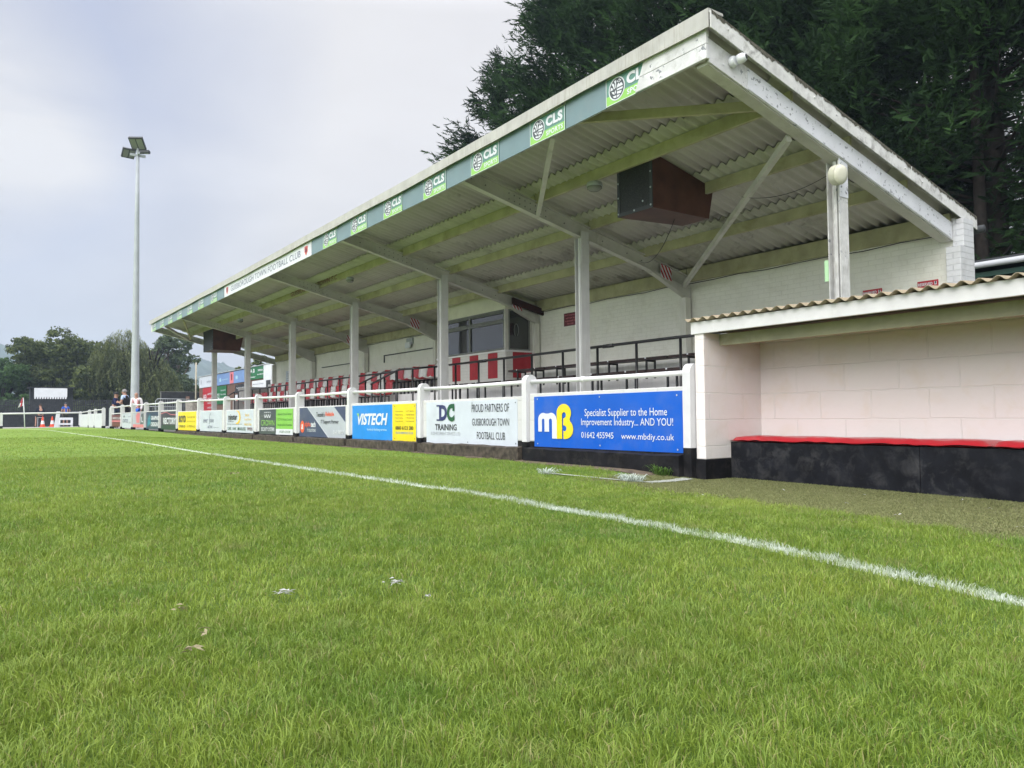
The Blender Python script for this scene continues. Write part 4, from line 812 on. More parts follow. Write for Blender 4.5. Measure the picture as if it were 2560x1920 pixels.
# security camera on the gable, round cream lamp on the first column
t_ = thing('security_camera', 'white dome security camera on the white gable beam', 'security camera', (6.12, 4.85, 3.93)); mb = MB(); mb.lathe([(.055, 0), (.055, .03), (.045, .05)], (6.13, 4.868, 3.985), (0, -1, 0), 20); mb.build('base', C['white'], t_, smooth=False)
mb = MB(); mb.lathe([(.03, .05), (.046, .055), (.050, .08), (.048, .11), (.036, .135), (.030, .14)], (6.13, 4.86, 3.985), (.3, -1, .12), 18); mb.build('camera_body', C['white'], t_, smooth=True); mb = MB(); mb.lathe([(.026, .1405), (.022, .147)], (6.13, 4.86, 3.985), (.3, -1, .12), 16); mb.build('lens', M_darkgrey, t_)
t_ = thing('round_lamp', 'cream round drum lamp at the top of the nearest column', 'lamp', (7.72, 4.80, 3.14)); mb = MB(); mb.lathe([(.108, 0), (.112, .02), (.112, .075)], (7.845, 4.86, 3.145), (-.15, -1, -.15), 28); mb.build('housing', M_cream, t_, smooth=False)
mb = MB(); mb.lathe([(.111, .0755), (.102, .095), (.05, .105), (.01, .107)], (7.845, 4.86, 3.145), (-.15, -1, -.15), 28); mb.build('lens', M_cream, t_, smooth=True)
def cable(label, pts, r=.006):
    mb = MB(); mb.tube(pts, r, 5); o = mb.build('cable', M_black, None, smooth=True); tag(o, label, 'cable')
def sagline(a, b, s_, n=14): return [tuple(a[i]+(b[i]-a[i])*k/n-(s_*4*(k/n)*(1-k/n) if i == 2 else 0) for i in range(3)) for k in range(n+1)]
cable('thin black cable hanging below the near loudspeaker', sagline((7.9, 7.3, 3.185), (9.3, 9.40, zb(9.3)+.05), .22))
cable('thin cable drooping to the cream lamp on the near column', sagline((7.80, 4.93, 3.15), (8.2, 6.4, 3.33), .10), .004)
cable('long black cable pinned along the top of the rear wall', [(10.525, 5.0+k*.55, zb(10.56)+.085+.012*sin(k*2.3)) for k in range(50)], .007)
mb = MB(); mb.box(10.565, 10.599, 18.7, 22.0, 2.41, 2.435); mb.box(10.565, 10.599, 21.975, 22.0, 2.2, 2.41); tag(mb.build('conduit', M_darkgrey), 'thin dark conduit along the cream wall beside the white lamp box', 'conduit')
mb = MB(); mb.box(10.565, 10.599, 24.0, 27.2, 2.33, 2.355); tag(mb.build('conduit', M_darkgrey), 'thin dark conduit along the wall in the far bay', 'conduit')
t_ = thing('emergency_lamp', 'small white emergency lamp box high on the cream wall', 'lamp', (10.55, 20.2, 2.6)); mb = MB(); mb.box(10.54, 10.599, 20.05, 20.42, 2.62, 2.82); mb.build('back_plate', M_galv, t_, bevel=.008); mb = MB(); mb.box(10.47, 10.539, 20.1, 20.38, 2.52, 2.70); mb.build('diffuser', C['white'], t_, bevel=.02)
# ------------------------------------------------------------------ signs in the stand
def wall_sign(name, label, yl, yr, z0, z1, base, layers, x=10.585, cat='sign', group=None): return mk_board(name, label, yl, yr, z0, z1, base, layers, x, group, cat)
def seaticon(mb, mp, r): mb.sheet(rect(.84, .93, .30, .48), mp, .004); mb.sheet(rect(.83, .855, .30, .78), mp, .006); mb.sheet(rect(.915, .94, .30, .78), mp, .006)
for lab, yl, yr, z0 in (('small red RESERVED sign on the wall beside the nearest column', 6.16, 5.875, 2.175), ('small red RESERVED sign next to the white brick end pillar', 5.37, 5.095, 2.185)):
    wall_sign('reserved_sign', lab, yl, yr, z0, z0+.095, 'red', [('lettering', 'white', multi(TX('RESERVED', .04, .74, .30, .72, .02), seaticon)), ('fixing', 'text', lambda mb, mp, r: mb.sheet(circ(.885, .58, .03, 10, .2), mp, .008))])
    mb = MB()
wall_sign('warning_sign', 'faded red notice about language on the cream wall', 13.05, 12.61, 2.44, 2.72, 'maroon', [('lettering', 'pink', multi(TX('Bad language', .08, .92, .76, .90), TX('will not be', .15, .85, .54, .68), TX('tolerated in', .12, .88, .32, .46), TX('the club', .25, .75, .10, .25)))])
wall_sign('notice', 'cream paper notice beside the cables at the far end wall', 31.2, 30.3, 1.9, 2.42, 'palegrey', [('lettering', 'text', multi(*[TX('NOTICE TO USERS', .15, .85, .2+.18*k, .28+.18*k) for k in range(4)]))])
wall_sign('small_sign', 'tiny red sign low on the wall at the far end', 30.9, 30.5, 1.50, 1.66, 'maroon', [('lettering', 'white', TX('FIRE', .2, .8, .3, .7))])
tag(MB().box(7.985, 7.990, 5.051, 5.10, 2.0, 2.24).build('paper_notice', flat('pale_green_paper', (.45, .72, .42), .6)), 'pale green paper strip taped beside the nearest column', 'paper')
def hazard(label, x, y):
    t_ = thing('hazard_plate', label, 'hazard plate', (x, y, zb(x)), 'striped hazard plates on the rafters'); z = zb(x)-.03; yy = y-.058; mb = MB(); w, h = .27, .23
    mp = lambda a, b, d: (x-w/2+a*w, yy-d, z+b*h-(a-.5)*w*SL)
    mb.prism(rect(0, 1, 0, 1), mp, -.004, 0); mb.build('plate', C['white'], t_); mb = MB()
    def clipx(P, lim, sg):
        o = []
        for q in range(len(P)):
            a, b = P[q], P[(q+1) % len(P)]; ia, ib = sg*(a[0]-lim) >= 0, sg*(b[0]-lim) >= 0
            if ia: o.append(a)
            if ia != ib: t = (lim-a[0])/(b[0]-a[0]); o.append((lim, a[1]+t*(b[1]-a[1])))
        return o
    for k in range(-2, 4):
        P = clipx(clipx([(k*.33, 1), (k*.33+.17, 1), (k*.33+.72, 0), (k*.33+.55, 0)], 0, 1), 1, -1)
        if len(P) > 2: mb.sheet(P, mp, .004)
    mb.build('stripe', C['red'], t_)
hazard('red striped hazard plate on the rafter nearest the camera', 9.95, 9.47); hazard('peeling hazard plate on the rafter by the commentary box', 9.95, 13.97); hazard('red striped hazard plate on the rafter left of the commentary box', 9.8, 18.53); hazard('faded striped hazard plate on the fourth rafter', 9.95, 23.2)
# painted club name on the second purlin line
mb = MB(); zp = zb(7.15)+.212-.03+.01
put_text(mb, lambda a, b, d: (7.1235-d, 20.6-a, zp+b), 'GUISBOROUGH TOWN F.C', 0, 3.25, .03, .15, .004, .02); mb.build('painted_name', C['maroon'], stand)
# fascia signs
cls_mp = None
def cls_sign():
    t_ = thing('sponsor_sign', 'sign', 'sponsor sign', (5.757, 0, 3.912)); Wd, Hh = .70, .305; mp = lambda a, b, d: (5.757-d, Wd/2-a*Wd, 3.912+b*Hh); r = Wd/Hh
    mb = MB(); mb.prism(rect(0, 1, 0, 1), mp, -.008, 0); mb.build('panel', C['cls'], t_)
    mb = MB(); mb.sheet(rect(0, 1, 0, .36), mp, .003); mb.build('colour_field', C['clsg'], t_)
    mb = MB(); 
    for q in (rect(0, .012, 0, 1), rect(.988, 1, 0, 1), rect(.0121, .9879, 0, .022), rect(.0121, .9879, .978, 1)): mb.sheet(q, mp, .006)
    ring(mb, mp, .25, .52, .165, .185, .006, k=r); mb.build('border', C['white'], t_)
    mb = MB(); mb.sheet(circ(.25, .52, .164, 28, .164*r), mp, .0055); o = mb.build('emblem', C['slate'], t_)
    mb = MB(); cl_ = lambda a, b: (.25+a*.15, .52+b*.15*r)
    mb.sheet([cl_(-.05, .0), cl_(-.05, .95), cl_(-.35, .85), cl_(-.2, .55), cl_(-.15, .1)], mp, .009); mb.sheet([cl_(-.25, .05), cl_(-.35, .55), cl_(-.6, .75), cl_(-.72, .6), cl_(-.5, .35), cl_(-.42, .02)], mp, .009); mb.sheet([cl_(-.95, .0), cl_(-.85, .35), cl_(-.6, .2), cl_(-.55, .0)], mp, .009)
    mb.sheet([cl_(.05, .05), cl_(.95, .05), cl_(.9, .2), cl_(.7, .45), cl_(.5, .3), cl_(.3, .5), cl_(.1, .3)], mp, .009)
    for a, b in ((.15, .7), (.4, .6), (.42, .82), (.62, .68)): mb.sheet([cl_(a+.09*cos(t), b+.09*sin(t)) for t in np.linspace(0, 2*pi, 9)[:-1]], mp, .009)
    mb.sheet([cl_(.05, -.08), cl_(.95, -.08), cl_(.9, -.3), cl_(.05, -.25)], mp, .009); mb.sheet([cl_(.05, -.36), cl_(.8, -.42), cl_(.65, -.7), cl_(.05, -.6)], mp, .009); mb.sheet([cl_(.05, -.72), cl_(.55, -.8), cl_(.3, -.95), cl_(.05, -1)], mp, .009)
    mb.sheet([cl_(-.75, -.15), cl_(-.4, -.25), cl_(-.3, -.6), cl_(-.6, -.4)], mp, .009); mb.sheet([cl_(-.12, -.1), cl_(-.28, -.3), cl_(-.25, -.58), cl_(-.1, -.4)], mp, .009); mb.sheet([cl_(-.6, -.68), cl_(-.05, -.72), cl_(-.05, -.98), cl_(-.4, -.9)], mp, .009)
    mb.build('emblem_art', C['white'], o)
    mb = MB(); put_text(mb, mp, 'CLS', .47, .94, .46, .88, .006, .055, 0, 1.08); put_text(mb, mp, 'SPORTS', .48, .95, .10, .30, .007, .03, 0, 1.1); mb.build('lettering', C['white'], t_); return t_
cls = cls_sign()
cyc = [5.95, 7.38, 8.79, 10.20, 11.62, 13.01, 14.40, 23.26, 24.81, 26.26, 27.78, 29.24, 30.70, 32.18]
for k, y in enumerate(cyc):
    o = cls if k == 0 else copy_tree(cls); o.location = (5.757, y, 3.912+sag(y))
    tag(o, ['green CLS sign cut off by the white planks at the near corner', 'green CLS sign, second from the near corner of the roof'][k] if k < 2 else (f'green CLS sign, {ordn(k+1)} from the near corner of the roof' if k < 7 else f'faint green CLS sign, {ordn(k-6)} past the long white club sign'), 'sponsor sign', 'green sponsor signs along the roof fascia')
def fpanel(a, b, nm='fascia_panel'): return strip(nm, C['fascia'], 5.759, 5.7745, lambda y: 3.914+sag(y), lambda y: 4.24+sag(y), a, b, 6)
edges = [6.31]+[v for y in cyc[1:7] for v in (y-.36, y+.36)]+[15.38]
for k in range(0, len(edges)-1, 2): fpanel(edges[k], edges[k+1])
edges = [22.2]+[v for y in cyc[7:] for v in (y-.36, y+.36)]
for k in range(0, len(edges)-1, 2): fpanel(edges[k], edges[k+1])
def shield(cxx): return lambda mb, mp, r: mb.sheet([(cxx-.014, .82), (cxx+.014, .82), (cxx+.014, .45), (cxx, .15), (cxx-.014, .45)], mp, .004)
def shield2(cxx): return lambda mb, mp, r: mb.sheet([(cxx-.006, .70), (cxx+.003, .76), (cxx+.008, .5), (cxx+.002, .36), (cxx-.007, .45)], mp, .008)
mk_board('club_sign', 'long white club name sign with two red crests on the roof edge', 22.14, 15.41, 3.880, 4.180, 'white', [('crest', 'crest', multi(shield(.045), shield(.955))), ('crest_art', 'maroon', multi(shield2(.045), shield2(.955))), ('lettering', 'greytext', TX('GUISBOROUGH TOWN FOOTBALL CLUB', .10, .905, .26, .74, .0, 0, .004, 1.05))], 5.757, cat='sign')
# ------------------------------------------------------------------ dugout
dug = thing('team_dugout', 'white blockwork dugout with white timber fascia and corrugated roof', 'dugout', (5.5, 3, 0))
mb = MB(); mb.box(5.10, 5.955, 4.408, 4.508, .110, 1.19, 0); mb.build('side_wall', M_block, dug, bevel=.008)
mb = MB(); mb.box(5.097, 5.955, 4.405, 4.511, -.12, .109, 0); mb.build('side_wall_base', M_base, dug)
mb = MB(); mb.box(5.86, 5.96, -1.5, 4.4079, -.1, 1.195, 0); mb.build('back_wall', M_block, dug)
mb = MB(); mb.box(5.10, 5.955, -1.6, -1.5001, .205, 1.19, 0); mb.build('side_wall', M_block, dug)
mb = MB(); mb.box(5.085, 5.115, -1.7, 4.535, 1.181, 1.285); mb.build('fascia', paint('white_timber_fascia', (.64, .64, .64), .5, .06, 5, .3, .3, (.42, .40, .38), False), dug, bevel=.004)
mb = MB(); mb.box(5.30, 5.35, -1.5, 4.405, 1.085, 1.185); mb.build('beam', paint('stained_beam', (.42, .40, .28), .7, .15, 3, .4, .7, (.20, .19, .08)), dug, bevel=.004)
mb = MB(); mb.box(5.117, 5.86, -1.5, 4.405, 1.2, 1.215); mb.build('ceiling', paint('dark_plywood', (.10, .09, .05), .8, .2, 4), dug)
ys = np.arange(-1.75, 4.58, .104/8); V = []; n = len(ys)
for x, dz in ((5.045, 0), (6.05, .07)):
    for th in (0, .005):
        for y in ys: V.append((x-5.5, y-3, 1.298+dz+th+.015*cos(2*pi*y/.104)+.004*sin(y*2)))
a = np.arange(n-1); q = lambda r0, r1: np.stack([r0*n+a, r0*n+a+1, r1*n+a+1, r1*n+a], 1)
rawmesh('roof_sheet', np.array(V), np.concatenate([q(0, 2), q(3, 1), q(1, 0), q(2, 3)]), None, M_corr2, parent=dug)
bn = thing('dugout_bench', 'black boxed dugout bench with red vinyl cushions', 'bench', (5.6, 3, 0))
for a, b in ((2.776, 4.404), (1.10, 2.772), (-.6, 1.096)): mb = MB(); mb.box(5.425, 5.445, a, b, -.12, .252); mb.build('front_panel', M_blackboard, bn, bevel=.002)
mb = MB(); mb.box(5.446, 5.859, -.6, 4.404, -.1, .250); mb.build('seat_box', M_blackboard, bn)
def cushion(y0, y1):
    mb = MB(); ny, nx_ = 60, 10; V = []
    for th in (1, 0):
        for j in range(ny+1):
            for i_ in range(nx_+1):
                u = i_/nx_; v = j/ny; y = y0+(y1-y0)*v; x = 5.405+(5.80-5.405)*u
                e = min(1, min(u, 1-u)*9, min(v, 1-v)*40); rip = .004*sin(y*31+2*sin(y*9))*max(0, 1-u*3)
                V.append((x, y, .268+th*(.034*e**.5+rip+.003*sin(y*11+u*5))-.014*(1-th)*e))
    q = lambda t, j, i_: t*(ny+1)*(nx_+1)+j*(nx_+1)+i_
    F = [(q(0, j, i_), q(0, j, i_+1), q(0, j+1, i_+1), q(0, j+1, i_)) for j in range(ny) for i_ in range(nx_)]+[(q(1, j+1, i_), q(1, j+1, i_+1), q(1, j, i_+1), q(1, j, i_)) for j in range(ny) for i_ in range(nx_)]
    mb.add(V, F); mb.build('cushion', M_vinyl, bn, smooth=True)
cushion(2.33, 4.40); cushion(.2, 2.31)
# ------------------------------------------------------------------ clubhouse behind the pillar
ch = thing('clubhouse', 'dark green building with white gutter behind the end pillar', 'building', (16, 1, 0))
mb = MB(); mb.box(14.2, 18, -8, 7.6, -.1, 2.88); mb.build('wall', flat('dark_green_cladding', (.010, .022, .016), .6), ch)
mb = MB(); mb.box(14.05, 18.2, -8.2, 7.8, 3.02, 3.09); mb.build('roof', M_darkgrey, ch); mb = MB(); mb.box(14.12, 14.19, -8, 7.6, 2.80, 2.885); mb.build('fascia', flat('dark_green_fascia', (.02, .06, .045), .4), ch)
mb = MB(); mb.tube([(14.0, -8.1, 2.985), (14.0, 7.7, 2.99)], .055, 10); 
for y in (-2, 0, 1.8, 3.6, 5.2, 6.8): mb.box(13.99, 14.1, y-.015, y+.015, 2.90, 2.94)
mb.build('gutter', C['white'], ch, smooth=True)
# ------------------------------------------------------------------ sponsor wall building beyond the stand
sb = thing('clubroom', 'brick clubroom covered in sponsor signs beyond the far end of the stand', 'building', (11.5, 42, 0))
mb = MB(); mb.box(11.23, 15, 34.6, 48.6, -.1, 2.86); mb.build('wall', M_rawbrick, sb); mb = MB(); mb.box(11.15, 15.2, 34.5, 48.75, 2.985, 3.02); mb.build('roof_edge', M_galv, sb)
mb = MB(); mb.box(11.17, 11.20, 34.55, 36.05, .3, 2.98); mb.box(11.24, 15, 34.57, 34.599, .0, 2.98); mb.build('end_cladding', C['white'], sb)
mb = MB(); mb.box(11.15, 11.168, 35.0, 35.6, 1.1, 2.25); mb.build('door', M_darkgrey, sb)
SX = 11.19
mk_board('sponsor_sign', 'white sponsor sign with faint lines at the far end of the clubroom', 48.45, 44.55, 2.33, 2.97, 'palegrey', [('lettering', 'greytext', multi(TX('A', .08, .16, .3, .75), TX('services', .45, .7, .4, .6)))], SX, None, 'sponsor sign')
mk_board('sponsor_sign', 'long pale blue sponsor sign with central crest on the clubroom', 44.5, 38.6, 2.33, 2.95, 'paleblue', [('crest', 'pink', SH(rect(.455, .575, .02, .98))), ('crest_art', 'maroon', SH([(.50, .3), (.53, .3), (.53, .75), (.515, .85), (.50, .75)], .008)), ('lettering', 'cyan', multi(TX('I8', .10, .16, .3, .6), TX('I8', .64, .70, .3, .6), TX('accountants', .2, .4, .4, .5)))], SX, None, 'sponsor sign')
mk_board('sponsor_sign', 'dark green sponsor sign with white lettering on the clubroom', 38.3, 36.1, 2.38, 2.98, 'green2', [('lettering', 'white', multi(TX('A B', .05, .38, .55, .85, .03), TX('fencing', .05, .42, .1, .28, .02), TX('780566', .6, .95, .6, .75, .02), TX('cleveland', .55, .98, .3, .42, .02)))], SX, None, 'sponsor sign')
mk_board('sponsor_sign', 'tall red sponsor sign with white stripes at the far end of the clubroom', 47.6, 45.5, .75, 2.29, 'red', [('lettering', 'white', multi(TX('AREA', .06, .44, .55, .75, .02), *[TX('sports bar', .55, .95, .2+.17*k, .30+.17*k, .01) for k in range(4)]))], SX, None, 'sponsor sign')
mk_board('sponsor_sign', 'green sign beside the red one under the pale blue sign', 44.4, 42.5, 1.3, 2.28, 'green2', [('lettering', 'white', multi(TX('CLS', .04, .28, .3, .6, .02), *[TX('Sports & Schools', .4, .95, .25+.22*k, .36+.22*k, .0) for k in range(3)]))], SX, None, 'sponsor sign')
mk_board('sponsor_sign', 'black sign with pale lettering between the two far columns', 40.8, 38.4, 1.82, 2.24, 'text', [('lettering', 'white', TX('Guisborough Motors', .1, .9, .4, .7))], SX, None, 'sponsor sign')
mk_board('sponsor_sign', 'white sign with small grey text under the dark green sign', 37.9, 35.85, 1.75, 2.30, 'white', [('lettering', 'greytext', multi(TX('Proud sponsors of football', .08, .92, .62, .76), TX('www.sponsors.co.uk', .08, .92, .18, .3)))], SX, None, 'sponsor sign')
mk_board('sponsor_sign', 'low white sign with pink squares below the black sign', 40.8, 36.6, 1.25, 1.72, 'white', [('colour_field', 'pink', multi(SH(rect(.05, .25, .1, .6)), SH(rect(.55, .75, .1, .6))))], SX, None, 'sponsor sign')
mb = MB(); mb.tube([(11.1, 48.9, 0), (11.1, 48.9, 3.9)], .05, 6); tag(mb.build('wooden_pole', paint('pale_wood_pole', (.35, .33, .26), .7), smooth=True), 'thin pale pole at the far corner of the clubroom', 'pole')
# ------------------------------------------------------------------ floodlight
fl = thing('floodlight_mast', 'tall galvanised floodlight mast with angled lamp heads', 'floodlight', (6.6, 41.6, 0)); px0, py0 = 6.6, 41.6
mb = MB(); n = 12; mb.lathe([(.215, 0), (.20, 1.4), (.15, 6), (.105, 11), (.075, 13.7)], (px0, py0, 0), n=n); mb.build('mast', M_galv, fl, smooth=True)
R_ = lambda a: Vector((rt.x, rt.y, 0))*a
def head(cx_, cz_, w, h, tilt, rot, dy=0, tag_='lamp_head'):
    mb = MB(); c = Vector((px0, py0+dy, 13.62))+R_(cx_)+Vector((0, 0, cz_)); M_ = Matrix.Rotation(rot, 3, 'Z') @ Matrix.Rotation(tilt, 3, 'X')
    ex, ey, ez = M_ @ Vector((1, 0, 0)), M_ @ Vector((0, 1, 0)), M_ @ Vector((0, 0, 1))
    P = lambda a, b, d: tuple(c+ex*a*w/2+ey*b*h/2+ez*d)
    bx = [P(-1, -1, -.06), P(1, -1, -.06), P(1, 1, -.06), P(-1, 1, -.06), P(-1, -1, .08), P(1, -1, .08), P(1, 1, .08), P(-1, 1, .08)]; mb.hexa(bx); o = mb.build(tag_, M_darkgrey, fl, bevel=.02)
    mb = MB(); 
    for a0, a1 in ((-.88, -.08), (.08, .88)): mb.add([P(a0, -.8, -.066), P(a0, .8, -.066), P(a1, .8, -.066), P(a1, -.8, -.066)], [(0, 1, 2, 3)])
    mb.build('lens', M_lens, o)
ra = -yaw
head(-.06, .55, .68, .70, radians(-62+22), ra+.05, -.2); head(-.48, .10, .60, .50, radians(-48), ra+.75, -.1); head(.30, .20, .62, .20, radians(-8), ra, .1); head(.05, .85, .35, .35, radians(40), ra+1.2, .3)
mb = MB(); mb.box(px0-.35, px0+.35, py0-.04, py0+.04, 13.57, 13.69); mb.box(px0-.04, px0+.04, py0-.35, py0+.35, 13.62, 13.72); mb.tube([(px0, py0, 13.62), (px0, py0, 14.3)], .05, 8); mb.build('head_frame', M_galv, fl)
# ------------------------------------------------------------------ black fences, hut, kiosk
bf = thing('palisade_fence', 'black pointed palisade fence across the far end of the ground', 'fence', (0, 66, 0)); mb = MB(); rs = random.Random(2)
M_pal = paint('black_fence_steel', (.034, .037, .043), .5, .3, 4, .2, .3, (.05, .05, .055)); x = -30.
while x < 11.3: z = 1.93+(.04 if int(x*2.2) % 5 else .0); mb.box(x, x+.075, 66, 66.02, 0, z); mb.add([(x, 66, z), (x+.075, 66, z), (x+.075, 66.02, z), (x, 66.02, z), (x+.037, 66.01, z+.09)], [(0, 1, 4), (1, 2, 4), (2, 3, 4), (3, 0, 4)]); x += .118
mb.build('pale', M_pal, bf); mb = MB(); mb.box(-30, 11.3, 66.025, 66.06, .4, .46); mb.box(-30, 11.3, 66.025, 66.06, 1.55, 1.61); mb.box(-30, 11.3, 66.062, 66.07, 0, 1.5 if False else 1.2); mb.build('cross_rail', M_pal, bf)
mb = MB(); 
for k in range(15): mb.box(-30+2.75*k, -29.9+2.75*k, 66.075, 66.17, 0, 2.0)
mb.build('support_post', M_pal, bf)
hut = thing('timber_screen', 'solid black timber screen behind the barriers left of the clubroom', 'fence', (10.8, 52, 0)); mb = MB(); xx = 9.75
while xx < 13.5: mb.box(xx, xx+.148, 52, 52.03, 0, 2.2+.0*xx); xx += .15
mb.box(9.75, 13.5, 52.031, 52.08, 1.9, 2.0); mb.build('boarding', M_pal, hut); mb = MB(); mb.box(9.70, 9.745, 51.96, 52.05, 0, 2.25); mb.box(9.7, 13.5, 51.97, 52.05, 2.205, 2.235); mb.build('trim', M_alu, hut)
kk = thing('kiosk', 'far kiosk with white scalloped awning under a flat roof', 'kiosk', (5.1, 70.5, 0)); mb = MB(); mb.box(3.65, 6.85, 70, 72.5, 3.03, 3.09); mb.build('roof', M_darkgrey, kk)
mb = MB(); mb.box(3.8, 6.7, 70.6, 72.4, 0, 3.03); mb.build('hut_body', M_pal, kk)
poly = [(4.0, 3.0), (4.0, 2.33)]; n = 13
for k in range(n): a = 4.0+2.23*k/n; s_ = 2.23/n; poly += [(a+s_*.12, 2.15), (a+s_*.62, 2.15), (a+s_*.80, 2.30), (a+s_*.95, 2.33)]
poly += [(6.23, 3.0)]
mb = MB(); mb.prism(poly, lambda a, b, d: (a+.01*sin(b*9), 70.0+d-(3.0-b)*.12, b), -.01, .01); mb.build('awning', C['white'], kk)
# corner flag
cf = thing('corner_flag', 'white corner pole with a drooping red and white flag', 'corner flag', (2.27, 47, 0)); g0 = g(2.27, 47)
mb = MB(); mb.tube([(2.31, 47, g0-.02), (2.27, 47, g0+.8), (2.215, 47, g0+1.60)], .022, 8); mb.build('pole', C['white'], cf, smooth=True)
mb = MB(); n = 7; V = []
for j in range(n+1):
    v = j/n
    for i_ in range(6): u = i_/5; V.append((2.22-.26*u*(.15+.85*v)*.9, 46.99+.03*sin(u*7+v*3), g0+1.60-.42*v-.10*u*v))
F = [(j*6+i_, j*6+i_+1, (j+1)*6+i_+1, (j+1)*6+i_) for j in range(n) for i_ in range(5)]
mb.add(V, F); mb.m = [1 if (f[0] % 6) in (0, 3, 4) and (f[0]//6) > 3 else 0 for f in F]; mb.build('flag', [C['red'], C['white']], cf, smooth=True)
# leaning post, slatted white bench, cones
tag(MB().hexa([(3.90, 51, 0), (4.12, 51, 0), (4.12, 51.08, 0), (3.90, 51.08, 0), (4.03, 51, .99), (4.22, 51, .99), (4.22, 51.08, .99), (4.03, 51.08, .99)]).build('leaning_board', C['white']), 'white board leaning by the goal end rail', 'board')
wb = thing('slatted_table', 'white slatted table behind the man in the blue shirt', 'table', (5.1, 58, 0)); mb = MB(); mb.box(4.66, 5.52, 58, 58.05, .50, .63); mb.box(4.66, 5.52, 58, 58.7, .631, .66); mb.build('top', C['white'], wb); mb = MB(); mb.box(4.62, 5.50, 57.9, 57.94, .18, .30); mb.box(5.38, 5.52, 57.95, 57.99, .0, .5); mb.box(4.66, 4.80, 57.95, 57.99, 0, .5); mb.build('leg_board', C['white'], wb)
def cone(label, x, y):
    t_ = thing('traffic_cone', label, 'traffic cone', (x, y, 0), 'traffic cones by the goal end fence'); z0 = g(x, y); h = .75-z0
    mb = MB(); mb.lathe([(.15, .04), (.118, .04+.22*h)], (x, y, z0), n=16); mb.lathe([(.078, .04+.55*h), (.03, h)], (x, y, z0), n=16); mb.build('body', flat('orange_cone', (.62, .07, .025), .4), t_)
    mb = MB(); mb.lathe([(.1175, .0405+.22*h), (.0785, .0395+.55*h)], (x, y, z0), n=16); mb.build('white_band', C['white'], t_); mb = MB(); mb.box(x-.19, x+.19, y-.19, y+.19, z0, z0+.04); mb.build('base', flat('orange_cone', (.6, .06, .02)), t_, bevel=.01)
cone('traffic cone beside the seated man in black', 3.95, 60); cone('traffic cone standing alone between the two far men', 4.50, 60)
# crowd barriers
def barrier(label, cx_, cy_, a, w=1.9, z=1.02):
    t_ = thing('crowd_barrier', label, 'barrier', (cx_, cy_, 0), 'steel crowd barriers by the fence gateway'); d = Vector((cos(a), sin(a), 0)); c = Vector((cx_, cy_, 0)); pts = []
    for q, zz in ((-w/2, .25), (-w/2, z-.12), (-w/2+.12, z), (w/2-.12, z), (w/2, z-.12), (w/2, .25), (w/2-.1, .18), (-w/2+.1, .18), (-w/2, .25)): pts.append(c+d*q+Vector((0, 0, zz)))
    mb = MB(); mb.tube(pts, .02, 8); mb.build('frame', M_galv, t_, smooth=True); mb = MB()
    for k in range(14): p = c+d*(-w/2+.14+(w-.28)*k/13); mb.tube([p+Vector((0, 0, .19)), p+Vector((0, 0, z-.01))], .008, 5)
    mb.build('bars', M_galv, t_); mb = MB(); sd_ = Vector((-d.y, d.x, 0))
    for q in (-w/2+.3, w/2-.3): mb.tube([c+d*q-sd_*.28+Vector((0, 0, .02)), c+d*q+Vector((0, 0, .2)), c+d*q+sd_*.28+Vector((0, 0, .02))], .016, 6)
    mb.build('foot', M_galv, t_, smooth=True)
barrier('steel crowd barrier standing in the fence gateway', 5.22, 39.3, radians(84), 2.2); barrier('taller steel barrier against the black timber screen', 8.7, 43.2, radians(25), 2.1, 1.55); barrier('low steel barrier behind the blue board', 6.3, 33.5, radians(30), 1.6, 1.0)
bn2 = thing('litter_bin', 'grey striped bin beside the barriers near the clubroom', 'bin', (9.4, 42.2, 0)); mb = MB(); mb.lathe([(.22, 0), (.30, .05), (.33, 1.1), (.34, 1.35)], (9.4, 42.2, 0), n=10); mb.build('body', paint('grey_bin', (.33, .31, .27), .6, .2, 9), bn2); mb = MB(); mb.lathe([(.35, 1.351), (.35, 1.42), (.1, 1.5)], (9.4, 42.2, 0), n=10); mb.build('lid', M_darkgrey, bn2)
mk_board('notice_board', 'small pale notice fixed on the black timber screen', 11.3, 10.2, 1.75, 2.0, 'silver', [], 11.0, None, 'sign')
tag(MB().box(11.02, 11.06, 50.3, 51.2, .3, 1.9).build('side_panel', M_rawbrick), 'narrow brick pier next to the black timber screen', 'pier')
# ------------------------------------------------------------------ people
def skin_mesh(J, E_, R_j, sub=2):
    """J: name->pos, E_: edges, R_j: radii; the first joint is the root"""
    names = list(J); idx = {n_: i for i, n_ in enumerate(names)}
    me = bpy.data.meshes.new('sk'); me.from_pydata([J[n_] for n_ in names], [(idx[a], idx[b]) for a, b in E_], []); o = bpy.data.objects.new('sk', me); COL.objects.link(o)
    m = o.modifiers.new('s', 'SKIN'); m.use_smooth_shade = True
    for i, n_ in enumerate(names):
        r = R_j[n_]; me.skin_vertices[0].data[i].radius = (r, r) if not isinstance(r, tuple) else r
    me.skin_vertices[0].data[0].use_root = True
    ss = o.modifiers.new('u', 'SUBSURF'); ss.levels = sub; ss.render_levels = sub
    bpy.context.view_layer.update(); r = bpy.data.meshes.new_from_object(o.evaluated_get(bpy.context.evaluated_depsgraph_get())); bpy.data.objects.remove(o); bpy.data.meshes.remove(me); return r
M_skin = paint('skin', (.40, .23, .17), .55, .05, 10, 0); M_hair_d = flat('dark_brown_hair', (.03, .018, .012), .7); M_hair_g = flat('grey_hair', (.20, .19, .185), .7)
